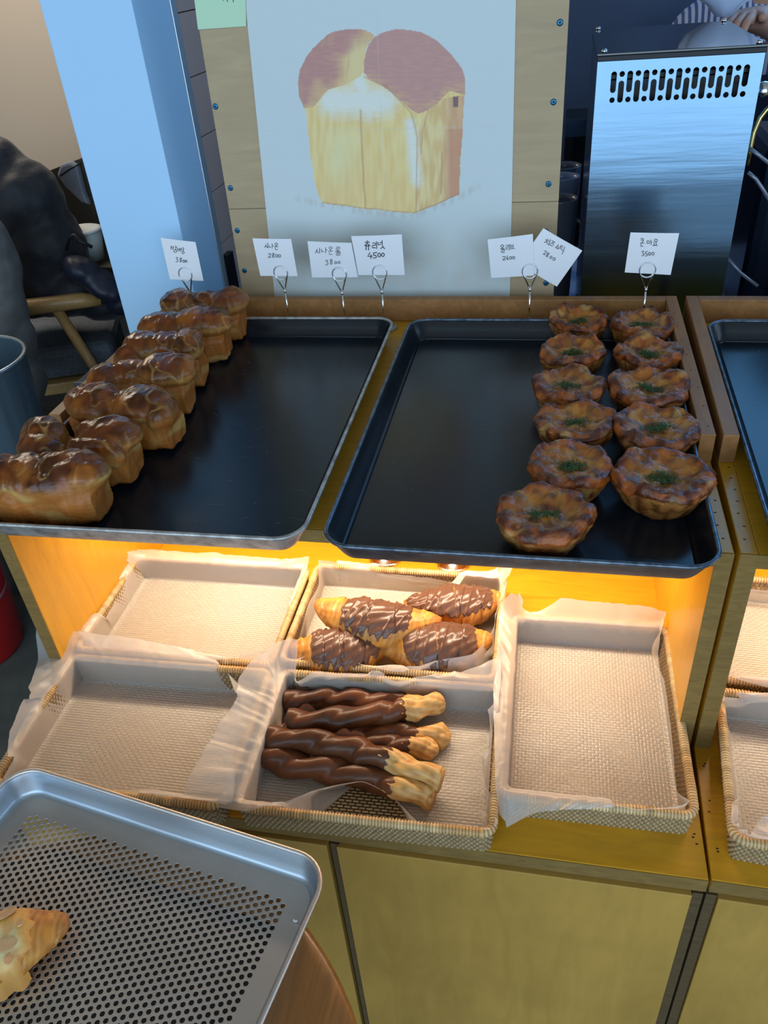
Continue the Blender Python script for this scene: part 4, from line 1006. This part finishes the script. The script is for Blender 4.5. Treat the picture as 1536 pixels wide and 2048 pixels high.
for k, (x, y, a, s) in enumerate(((.02, .016, .5, 1.2), (.022, -.018, .1, 1.25), (.008, -.028, -.8, .9), (.026, -.030, 1.1, .8), (-.002, .004, 1.4, 1), (-.015, .02, .3, 1), (.036, .0, 1.9, .7), (.005, .026, 2.2, .8), (-.02, -.02, .9, 1))):
    z = max(ctop(x, y)+.0045, .024*(1-(x*x+y*y)/.0022)+.012)+.0016
    M4 = Matrix.Translation((x, y, z)) @ Matrix.Rotation(a, 4, 'Z') @ Matrix.Rotation(-y*14, 4, 'X') @ Matrix.Rotation(x*12, 4, 'Y')
    f = MB().prism([(.0085*s*math.cos(t)*(1+.15*math.cos(t)), .0048*s*math.sin(t)) for t in [i*math.pi/8 for i in range(16)]], 0, .0012, M4)
    part('almond_flake', f, m_alm, ac, True)
cr = atv(592, 1843, .0535)
cb = MB(); ellipsoid(cb, Vector((cr.x, cr.y, .0555)), (.0028, .0018, .0018), Matrix.Identity(3)); single('bread_crumb', cb, mat('crumb', (.8, .78, .7), .7), 'single white crumb near the right rim of the perforated tray', 'crumb')

# ================================================================ STEEL MACHINE BEHIND THE SHELF
BC = .17
m_backc = mat('back_counter_white', (.30, .40, .62), .35)
bcn = thing('back_counter', 'blue-white service counter behind the shelf carrying mugs and the steel machine', 'counter', (.8, 1.4, FL))
part('worktop', MB().box((-.19, .852, BC-.03), (2.2, 1.60, BC)), m_backc, bcn, bevel=.002); part('cabinet_base', MB().box((-.18, .86, FL), (2.2, 1.58, BC-.03)), m_navy, bcn)
YF = .90; zt = .668
xa, xb = -.1470, .0895
sm = thing('steel_machine', 'brushed steel machine with a slotted vent and black glass top behind the shelf', 'coffee machine', ((xa+xb)/2, YF+.13, BC))
dep = at(1200, 57, 'z', zt+.012).y-YF
# front sheet with real vent slots: columns of strips
fm = MB(); slots = []
zr0, zr1 = at(1250, 206, 'y', YF).z, at(1250, 133, 'y', YF).z
x0s, x1s = at(1224, 200, 'y', YF).x, at(1490, 160, 'y', YF).x; n_ = 17; pit = (x1s-x0s)/(n_-1)
zr1 = at(1228, 143, 'y', YF).z; zr0 = at(1224, 206, 'y', YF).z; H = zr1-zr0; sw = .0042
TF = Matrix(((1, 0, 0, 0), (0, 0, -1, YF), (0, 1, 0, 0), (0, 0, 0, 1)))
def addface(pts): n = len(fm.v); fm.v += [Vector((x, YF, z)) for x, z in pts]; fm.face(range(n, n+len(pts)))
addface([(xa, BC), (xb, BC), (xb, zr0-.002), (xa, zr0-.002)]); addface([(xa, zr1+.002), (xb, zr1+.002), (xb, zt), (xa, zt)])
addface([(xa, zr0-.002), (x0s-pit/2, zr0-.002), (x0s-pit/2, zr1+.002), (xa, zr1+.002)]); addface([(x1s+pit/2, zr0-.002), (xb, zr0-.002), (xb, zr1+.002), (x1s+pit/2, zr1+.002)])
def cell(cx, za, zb, s0, s1, r):
    """face ring round a vertical pill-shaped slot s0..s1 inside the cell"""
    K = 8; inner = [(cx+r*math.cos(t), s1-r+r*math.sin(t)) for t in [math.pi*k/K for k in range(K+1)]]+[(cx+r*math.cos(t), s0+r+r*math.sin(t)) for t in [math.pi+math.pi*k/K for k in range(K+1)]]
    hw = pit/2
    outer = [(cx+hw, s1-r)]+[(cx+hw*(1-2*k/(K-0)), zb) for k in range(1, K)]+[(cx-hw, s1-r), (cx-hw, s0+r)]+[(cx-hw*(1-2*k/K), za) for k in range(1, K)]+[(cx+hw, s0+r)]
    n = len(fm.v); m = len(inner); fm.v += [Vector((x, YF, z)) for x, z in outer]+[Vector((x, YF, z)) for x, z in inner]+[Vector((x, YF+.0015, z)) for x, z in inner]
    for k in range(m):
        k2 = (k+1) % m; fm.face((n+k, n+k2, n+m+k2, n+m+k)); fm.face((n+m+k, n+m+k2, n+2*m+k2, n+2*m+k))
    for cxx, zc_, i1, i2 in ((cx+hw, zb, 0, 1), (cx-hw, zb, K-1, K), (cx-hw, za, K+1, K+2), (cx+hw, za, 2*K, 2*K+1)):
        q = len(fm.v); fm.v.append(Vector((cxx, YF, zc_))); fm.face((n+i1, q, n+i2))
for i in range(n_):
    cx = x0s+i*pit
    if i % 2 == 0:
        zs_ = zr0+H*.24; cell(cx, zr0-.002, zs_, zr0, zr0+2*sw*.95, sw*.95); cell(cx, zs_, zr1+.002, zr0+H*.32, zr1, sw)
    else:
        zs_ = zr1-H*.24; cell(cx, zs_, zr1+.002, zr1-2*sw*.95, zr1, sw*.95); cell(cx, zr0-.002, zs_, zr0, zr1-H*.30, sw)
part('front_sheet', fm, m_steel, sm)
part('side_sheets', MB().box((xa, YF+.0002, BC), (xa+.0012, YF+dep, zt)).box((xb-.0012, YF+.0002, BC), (xb, YF+dep, zt)).box((xa+.002, YF+dep-.002, BC), (xb-.002, YF+dep, zt)), m_steel, sm)
part('inner_core', MB().box((xa+.012, YF+.03, BC), (xb-.012, YF+dep-.02, zt-.03)).box((xa+.006, YF+.014, zr0+H*.72), (xb-.006, YF+.018, zr0+H*.85)), m_black, sm)
part('top_frame', MB().box((xa-.001, YF-.001, zt), (xb+.001, YF+dep, zt+.0075)), m_black, sm, bevel=.001)
part('glass_top', MB().box((xa-.002, YF-.002, zt+.0076), (xb+.002, YF+dep+.002, zt+.0112)), m_blackglass, sm, bevel=.0008)
for x in (xa+.009, xb-.009):
    for y in (YF+.009, YF+dep-.010):
        part('cap_screw', MB().lathe([(.0001, 0), (.0042, 0), (.0046, .002), (.0032, .0045), (.0005, .0052)], (x, y, zt+.0112), 16), m_chrome, sm)
# mugs, steel ledge, shelf unit in the gap between plywood and machine
m_mug = mat('dark_mug', (.10, .11, .15), .25, coat=.3); m_mugb = mat('blue_mug', (.22, .28, .44), .25, coat=.3)
def mug(label, x, y, h, m, ang, hd=True, r=.036):
    t = thing('mug', label, 'mug', (x, y, BC), ang, 'mugs behind the plywood board')
    part('cup', MB().lathe([(.001, .0), (r*.74, 0), (r*.80, .004), (r, h-.002), (r, h), (r-.0028, h), (r-.005, h-.01), (r*.72, .006), (.001, .006)], (0, 0, 0), 36), m, t, True)
    if hd: part('handle', MB().tube([(r*.95+.026*math.sin(k*math.pi/10), 0, h*.5+h*.33*math.cos(k*math.pi/10)) for k in range(11)], .0042, 8), m, t, True)
for (px, py, yy, m, lb, an, hd) in ((1118, 395, 1.10, m_mug, 'dark mug with a curved handle, nearest in the gap beside the plywood', .1, True), (1124, 352, 1.26, m_mugb, 'bluish mug behind the dark mug in the gap', 2.5, False), (1130, 330, 1.40, m_mug, 'rearmost tall mug in the gap beside the plywood', 2.5, False)):
    q = at(px, py, 'y', yy); mug(lb, q.x, yy, max(.08, q.z-BC), m, an, hd)
q = at(1130, 250, 'y', 1.75)
sh_ = thing('shelf_unit', 'dark shelf unit with a steel edge seen through the gap beside the plywood', 'shelf', (-.09, 1.80, FL))
part('shelf_board', MB().box((-.185, 1.72, q.z-.012), (.0, 1.9, q.z+.012)), m_black, sh_)
part('steel_edge', MB().box((-.185, 1.715, q.z-.022), (.0, 1.72, q.z+.018)), m_steel, sh_)
part('back_board', MB().box((-.185, 1.88, FL), (.0, 1.9, q.z-.012)), m_black, sh_); part('side_board', MB().box((-.185, 1.72, FL), (-.165, 1.88, q.z-.012)), m_black, sh_)
# espresso machine at the right edge
em = thing('espresso_machine', 'black espresso machine with a brass arm at the right edge', 'coffee machine', (.50, 1.15, BC))
part('body', MB().box((.225, 1.06, BC), (.75, 1.40, .60)), m_black, em, bevel=.03)
part('side_panel', MB().box((.16, 1.09, BC), (.224, 1.34, .50)), mat('dark_blue_metal', (.01, .018, .035), .25, metal=.5), em, bevel=.02)
m_brass = mat('brass', (.70, .50, .20), .2, metal=1); m_hose = mat('grey_hose', (.25, .27, .32), .3, metal=.5)
part('brass_arm', MB().tube([at(a, b_, 'y', 1.03) for a, b_ in ((1496, 330), (1500, 300), (1508, 265), (1521, 235), (1540, 212), (1570, 200))], .0042, 10), m_brass, em)
for pth in (((1500, 298), (1520, 312), (1545, 332)), ((1496, 345), (1512, 358), (1524, 376), (1545, 410)), ((1456, 518), (1480, 545), (1515, 572))):
    part('hose', MB().tube([at(a, b_, 'y', 1.02) for a, b_ in pth], .0032, 8), m_hose, em)
part('knob', MB().lathe([(.001, 0), (.012, 0), (.014, .008), (.010, .02), (.001, .022)], at(1525, 192, 'y', 1.05), 20), m_chrome, em)

# ================================================================ PERSON BEHIND THE MACHINE
m_skin = mat('skin', (.50, .26, .17), .5, bump=(90, .05, .0005))
m_stripe = mat('striped_cotton', (.42, .55, .80), .8)
def striped():
    m = mat('striped_shirt', (.4, .5, .8), .8); nt = m.node_tree; N = nt.nodes; L = nt.links; b = N['Principled BSDF']
    tc = N.new('ShaderNodeTexCoord'); wv = N.new('ShaderNodeTexWave'); wv.bands_direction = 'X'; wv.inputs['Scale'].default_value = 22; wv.inputs['Distortion'].default_value = .8
    L.new(tc.outputs['Object'], wv.inputs['Vector']); cr = N.new('ShaderNodeValToRGB'); cr.color_ramp.elements[0].position = .45; cr.color_ramp.elements[1].position = .6
    cr.color_ramp.elements[0].color = (.62, .70, .88, 1); cr.color_ramp.elements[1].color = (.10, .14, .36, 1)
    L.new(wv.outputs['Fac'], cr.inputs[0]); L.new(cr.outputs[0], b.inputs['Base Color']); return m
def skin_mesh(verts, edges, sub=2):
    me = bpy.data.meshes.new('sk'); me.from_pydata([v[:3] for v in verts], edges, []); o = bpy.data.objects.new('sk', me); COL.objects.link(o)
    md = o.modifiers.new('skin', 'SKIN'); sd = me.skin_vertices[0].data
    for i, v in enumerate(verts): sd[i].radius = (v[3], v[4] if len(v) > 4 else v[3])
    sd[0].use_root = True
    s = o.modifiers.new('sub', 'SUBSURF'); s.levels = sub; s.render_levels = sub
    dg = bpy.context.evaluated_depsgraph_get(); ev = o.evaluated_get(dg); mm = ev.to_mesh()
    mb = MB(); mb.v = [v.co.copy() for v in mm.vertices]; mb.f = [tuple(p.vertices) for p in mm.polygons]; mb.sm = [True]*len(mb.f)
    ev.to_mesh_clear(); bpy.data.objects.remove(o); bpy.data.meshes.remove(me); return mb
sx = .30; sy = 2.06
per = thing('person', 'person in a blue striped shirt and navy apron working behind the machine', 'person', (sx, sy, FL))
V = [(sx, sy, .16, .14, .11), (sx, sy-.01, .34, .13, .10), (sx, sy-.04, .52, .16, .11), (sx, sy-.06, .62, .11, .09), (sx, sy-.07, .70, .05, .05), (sx, sy-.10, .82, .075, .095), (sx, sy-.11, .90, .06, .08),
     (sx-.19, sy-.06, .60, .052), (sx-.24, sy-.14, .34, .042), (sx-.10, sy-.36, .36, .034), (sx-.02, sy-.42, .37, .024),
     (sx+.19, sy-.06, .60, .052), (sx+.23, sy-.16, .42, .042), (sx-.05, sy-.42, .635, .034), (sx-.12, sy-.50, .655, .026),
     (sx-.09, sy, .04, .085), (sx-.10, sy, -.32, .06), (sx-.10, sy, -.70, .042), (sx-.10, sy-.12, -.73, .035), (sx+.09, sy, .04, .085), (sx+.10, sy, -.32, .06), (sx+.10, sy, -.70, .042), (sx+.10, sy-.12, -.73, .035)]
Eg = [(0,1),(1,2),(2,3),(3,4),(4,5),(5,6),(3,7),(7,8),(8,9),(9,10),(3,11),(11,12),(12,13),(13,14),(0,15),(15,16),(16,17),(17,18),(0,19),(19,20),(20,21),(21,22)]
def hand(V, Eg, root, dirv, side):
    b0 = Vector(V[root][:3]); dv = Vector(dirv).normalized(); sv = dv.cross(Vector((0, 0, 1))).normalized()*side
    pn = len(V); pc = b0+dv*.045; V.append((*pc, .024, .016)); Eg.append((root, pn))
    for k, (o, l) in enumerate(((-.027, .062), (-.009, .072), (.009, .068), (.026, .054))):
        a = pc+sv*o*.9+dv*.028; V.append((*a, .0095)); Eg.append((pn, len(V)-1)); last = len(V)-1
        for j in (1, 2): q = a+dv*l*j/2*.9+Vector((0, 0, -.012*j*j*.8)); V.append((*q, .0085)); Eg.append((last, len(V)-1)); last = len(V)-1
    a = b0+dv*.02-sv*.03; V.append((*a, .011)); Eg.append((root, len(V)-1)); q = a+dv*.035-sv*.012; V.append((*q, .0095)); Eg.append((len(V)-2, len(V)-1))
hand(V, Eg, 10, (.3, -.9, 0), 1); hand(V, Eg, 14, (-.4, -.8, .1), 1)
part('body', skin_mesh(V, Eg), m_skin, per)
SV = [(v[0], v[1], v[2], v[3]+.014, (v[4] if len(v) > 4 else v[3])+.016) for v in V[:4]]+[(*V[i][:3], V[i][3]+.016) for i in (7, 8, 11, 12)]
part('shirt', skin_mesh(SV, [(0,1),(1,2),(2,3),(3,4),(4,5),(3,6),(6,7)]), striped(), per)
part('apron', MB().grid([[(sx+x_*.145, sy-.145-.03*(1-x_*x_)+(0.02 if z_ > .4 else 0), z_) for x_ in (-1, -.6, -.2, .2, .6, 1)] for z_ in (-.35, -.1, .1, .3, .5)], False, True), mat('navy_cloth', (.012, .02, .06), .8), per)
hb = MB(); ellipsoid(hb, Vector((sx, sy-.09, .90)), (.085, .10, .085), Matrix.Identity(3)); part('hair', hb, mat('dark_hair', (.015, .012, .01), .5), per)
fe = MB()
for s_ in (-1, 1): ellipsoid(fe, Vector((sx+s_*.032, sy-.19, .845)), (.011, .006, .006), Matrix.Identity(3))
part('eyes', fe, m_black, per); nb_ = MB(); ellipsoid(nb_, Vector((sx, sy-.20, .815)), (.012, .018, .02), Matrix.Identity(3)); part('nose', nb_, m_skin, per)
mb_ = MB(); ellipsoid(mb_, Vector((sx, sy-.19, .785)), (.022, .006, .005), Matrix.Identity(3)); part('mouth', mb_, mat('lips', (.42, .14, .12), .5), per)
# white plastic bag in front of the person
q0 = at(1440, 2, 'y', 1.36)
pg = MB(); rows = []
for i in range(15):
    u = i/14; z = q0.z-.03+u*.26; row = []
    for k in range(40):
        a = k*math.pi/20; r = (.062+.02*math.sin(u*3))*(1+.16*nz(math.cos(a)*2, math.sin(a)*2, u*3)); sq = sstep(0, .18, u)*.75+.25
        row.append((q0.x+.02+r*sq*math.cos(a), 1.42+r*.6*sq*math.sin(a), z+.004*nz(a*2, u*5)))
    rows.append(row)
pg.grid(rows, True, True, True)
single('plastic_bag', pg, mat('milky_plastic', (.62, .72, .95), .3, coat=.3), 'milky white plastic bag at the top right behind the steel machine', 'bag')
# cyan tub whose mirror image shows in the black glass top
# ================================================================ SEATING AREA ON THE LEFT
m_fab = mat('grey_tweed', (.13, .15, .18), .9, vary=(260, .6), bump=(420, .6, .002))
m_oak = mat('oak', (.50, .30, .11), .4, grain=(10, (2, 9, 9), .2), coat=.2)
m_coat = mat('black_puffer', (.006, .008, .014), .62, bump=(14, .6, .01), sheen=.2)
m_jack = mat('grey_jacket', (.16, .16, .155), .9, vary=(14, .2), bump=(16, .5, .006))
m_brown = mat('brown_partition', (.055, .045, .036), .7, vary=(4, .2))
# partition board behind the seats
pa_, pb_ = at(62, 356, 'y', 2.35), at(165, 316, 'y', 2.35)
prt = MB().prism([(pa_.x-1.2, FL), (-.99, FL), (-.99, pb_.z+.02), (pb_.x, pb_.z), (pa_.x, pa_.z), (pa_.x-1.2, pa_.z-.45)], 0, .05, Matrix(((1, 0, 0, 0), (0, 0, -1, 2.40), (0, 1, 0, 0), (0, 0, 0, 1))))
single('partition_board', prt, m_brown, 'dark brown partition board behind the seats on the left', 'partition')
def armchair(label, loc, rz):
    t = thing('armchair', label, 'chair', loc, rz)
    part('seat_cushion', MB().box((-.27, -.26, .34), (.27, .28, .46)), m_fab, t, True, .03)
    part('back_cushion', MB().box((-.27, .24, .42), (.27, .36, .86)), m_fab, t, True, .035)
    for s_ in (-1, 1):
        part('armrest', MB().tube([(s_*.31, -.28, .635), (s_*.315, -.22, .645), (s_*.315, 0, .645), (s_*.30, .22, .63), (s_*.29, .32, .62)], [.02, .028, .03, .024, .02], 12), m_oak, t, True)
        part('leg', MB().tube([(s_*.31, -.12, .63), (s_*.30, -.29, 0)], [.020, .015], 12), m_oak, t, True)
        part('leg', MB().tube([(s_*.29, .30, .88), (s_*.29, .34, .4), (s_*.29, .40, 0)], [.016, .020, .015], 12), m_oak, t, True)
    part('seat_frame', MB().box((-.29, -.27, .29), (.29, .31, .335)), m_oak, t, True, .006)
    return t
armchair('oak armchair with grey tweed seat under the black coat', (-2.15, 2.19, FL), R(111))
armchair('oak armchair at the left edge with the grey jacket over it', (-2.66, 1.40, FL), R(104))
def lump(name, label, cat, mt, els, vox=.012, amp=.012, fr=9, seed=1):
    mb = MB()
    for c, r, e in els: ellipsoid(mb, c, r, Matrix.Rotation(math.radians(e), 3, 'Y'))
    vs, ns, fs = remesh(mb, vox, 2); out = []
    for p, n in zip(vs, ns): out.append(p+n*(amp*nz(p.x*fr+seed, p.y*fr, p.z*fr)+amp*.4*nz(p.x*fr*3, p.y*fr*3, p.z*fr*3+seed)))
    m2 = MB(); m2.v = out; m2.f = fs; m2.sm = [True]*len(fs)
    return single(name, m2, mt, label, cat)
Y0 = 2.08
lump('puffer_coat', 'black padded coat heaped on the far armchair', 'coat', m_coat, [
    (at(-10, 350, 'y', Y0), (.13, .12, .13), 0), (at(40, 420, 'y', Y0), (.17, .13, .19), 20), (at(95, 500, 'y', Y0), (.14, .14, .16), 20), (at(60, 560, 'y', Y0-.02), (.20, .15, .14), 0), (at(150, 575, 'y', Y0), (.13, .13, .10), 0), (at(205, 600, 'y', Y0+.02), (.10, .1, .07), 0)], .014, .02, 7)
bgl = [(at(165, 540, 'y', 1.98), (.07, .06, .05), 30), (at(205, 570, 'y', 1.98), (.10, .06, .045), 32), (at(235, 600, 'y', 1.99), (.06, .05, .05), 20)]
bo = lump('shoulder_bag', 'dark navy bag with a strap lying against the white pillar side of the coat', 'bag', mat('navy_nylon', (.008, .012, .03), .45), bgl, .008, .008, 12, 3)
sp = MB().tube([at(a, b_, 'y', 1.95) for a, b_ in ((133, 500), (138, 476), (148, 470), (160, 482), (184, 494))], .006, 8)
q = bo; o_ = part('strap', sp, m_black, q)
J = 1.72
lump('grey_jacket', 'grey jacket with a hanging sleeve at the left edge', 'jacket', m_jack, [
    (at(-30, 520, 'y', J), (.09, .10, .16), 15), (at(5, 560, 'y', J), (.05, .08, .15), 14), (at(22, 640, 'y', J), (.055, .07, .15), 16), (at(45, 700, 'y', J), (.05, .06, .12), 20), (at(65, 760, 'y', J), (.045, .055, .085), 16), (at(10, 740, 'y', J), (.06, .06, .09), 10), (at(-25, 640, 'y', J), (.08, .08, .2), 10)], .010, .010, 8, 5)
gp = MB(); P = [(116, 348), (124, 328), (142, 321), (158, 330), (172, 385), (183, 410), (165, 403), (135, 375)]; pp = [at(x, y, 'y', 2.33) for x, y in P]
gp.prism([(p.x, p.z) for p in pp], 0, .03, Matrix(((1, 0, 0, 0), (0, 0, -1, 2.345), (0, 1, 0, 0), (0, 0, 0, 1))))
gb = single('mesh_bag', gp, mat('grey_plastic', (.20, .22, .27), .35), 'grey transparent plastic bag hanging on the brown partition', 'bag', bevel=.01)
part('bag_seam', MB().tube([at(a, b_, 'y', 2.308) for a, b_ in ((120, 352), (140, 338), (162, 326))], .003, 6), m_black, gb)
q = at(170, 485, 'y', 2.2)
tub = thing('plastic_tub', 'white translucent plastic tub behind the black bag', 'tub', (q.x, q.y, q.z-.06))
part('tub_body', MB().lathe([(.001, 0), (.055, 0), (.07, .10), (.066, .10), (.052, .004), (.001, .004)], (q.x, q.y, q.z-.06), 24), mat('milky', (.55, .62, .60), .4), tub)
part('lid', MB().lathe([(.073, .10), (.074, .108), (.06, .113), (.001, .113)], (q.x, q.y, q.z-.06), 24), mat('lid_white', (.7, .74, .74), .4), tub)
sd = thing('side_table', 'low brown side table behind the bag holding the white tub', 'table', (-1.60, 2.21, FL))
part('top', MB().box((-1.82, 2.10, q.z-.085), (-1.38, 2.335, q.z-.0605)), m_brown, sd); part('leg', MB().box((-1.80, 2.12, FL), (-1.76, 2.16, q.z-.085)), m_brown, sd); part('leg', MB().box((-1.44, 2.12, FL), (-1.40, 2.16, q.z-.085)), m_brown, sd)
bx = at(168, 752, 'y', 1.75)
sb = thing('storage_box', 'pale grey framed box on the floor below the armchair', 'box', (bx.x, 1.83, FL))
part('box_body', MB().box((bx.x-.05, 1.76, FL), (bx.x+.07, 1.9, bx.z-.03)), mat('box_grey', (.12, .14, .15), .6), sb, bevel=.006)
part('frame', MB().box((bx.x-.052, 1.752, bx.z-.05), (bx.x+.072, 1.76, bx.z-.028)).box((bx.x-.052, 1.752, FL), (bx.x-.035, 1.76, bx.z-.05)), mat('box_frame', (.24, .28, .29), .5), sb)
# grey metal bin and red bucket
m_bin = mat('grey_blue_metal', (.16, .24, .30), .32, metal=.55)
bi = thing('metal_bin', 'grey-blue ribbed metal bin at the left edge beside the cabinet', 'bin', (-1.79, 1.25, FL))
Hb = .745
wl = MB(); rows = []
for zz in (0, .2, .4, .6, Hb): rows.append([(-1.79+(.125+.05*zz/Hb)*(1-.012*(k % 6 == 0))*math.cos(2*math.pi*k/96), 1.25+(.125+.05*zz/Hb)*(1-.012*(k % 6 == 0))*math.sin(2*math.pi*k/96), FL+zz) for k in range(96)])
wl.grid(rows, True, True, False); wl.grid([[((p[0]+1.79)*.975-1.79, (p[1]-1.25)*.975+1.25, p[2]+.002) for p in r] for r in rows], True, True, flip=True); n = len(wl.v)-5*96; wl.face([n+k for k in range(96)])
part('ribbed_wall', wl, m_bin, bi)
part('rim', MB().tube([(-1.79+.175*math.cos(t), 1.25+.175*math.sin(t), FL+Hb) for t in [i*math.pi/24 for i in range(48)]], .006, 8, True), mat('bin_rim', (.55, .62, .66), .25, metal=.8), bi)
rd = thing('red_bucket', 'red cylindrical bucket on the floor beside the left end of the cabinet', 'bucket', (-1.805, .90, FL))
c_ = (-1.805, .90, FL)
m_red = mat('red_plastic', (.42, .010, .012), .35, coat=.2)
part('bucket_body', MB().lathe([(.001, 0), (.130, 0), (.134, .01), (.150, .30), (.001, .30)], c_, 48), m_red, rd)
part('band', MB().lathe([(.1415, .185), (.1435, .185), (.1448, .200), (.143, .2)], c_, 48, False), mat('bucket_band', (.30, .20, .22), .4), rd)
part('lid', MB().lathe([(.001, .301), (.153, .301), (.156, .31), (.150, .335), (.12, .345), (.001, .345)], c_, 48), mat('bucket_lid', (.45, .52, .66), .35, vary=(18, .5)), rd)

# ================================================================ lift everything from counter height to floor level
for o in list(SC.objects):
    if o.parent is None:
        o.location.z += UP
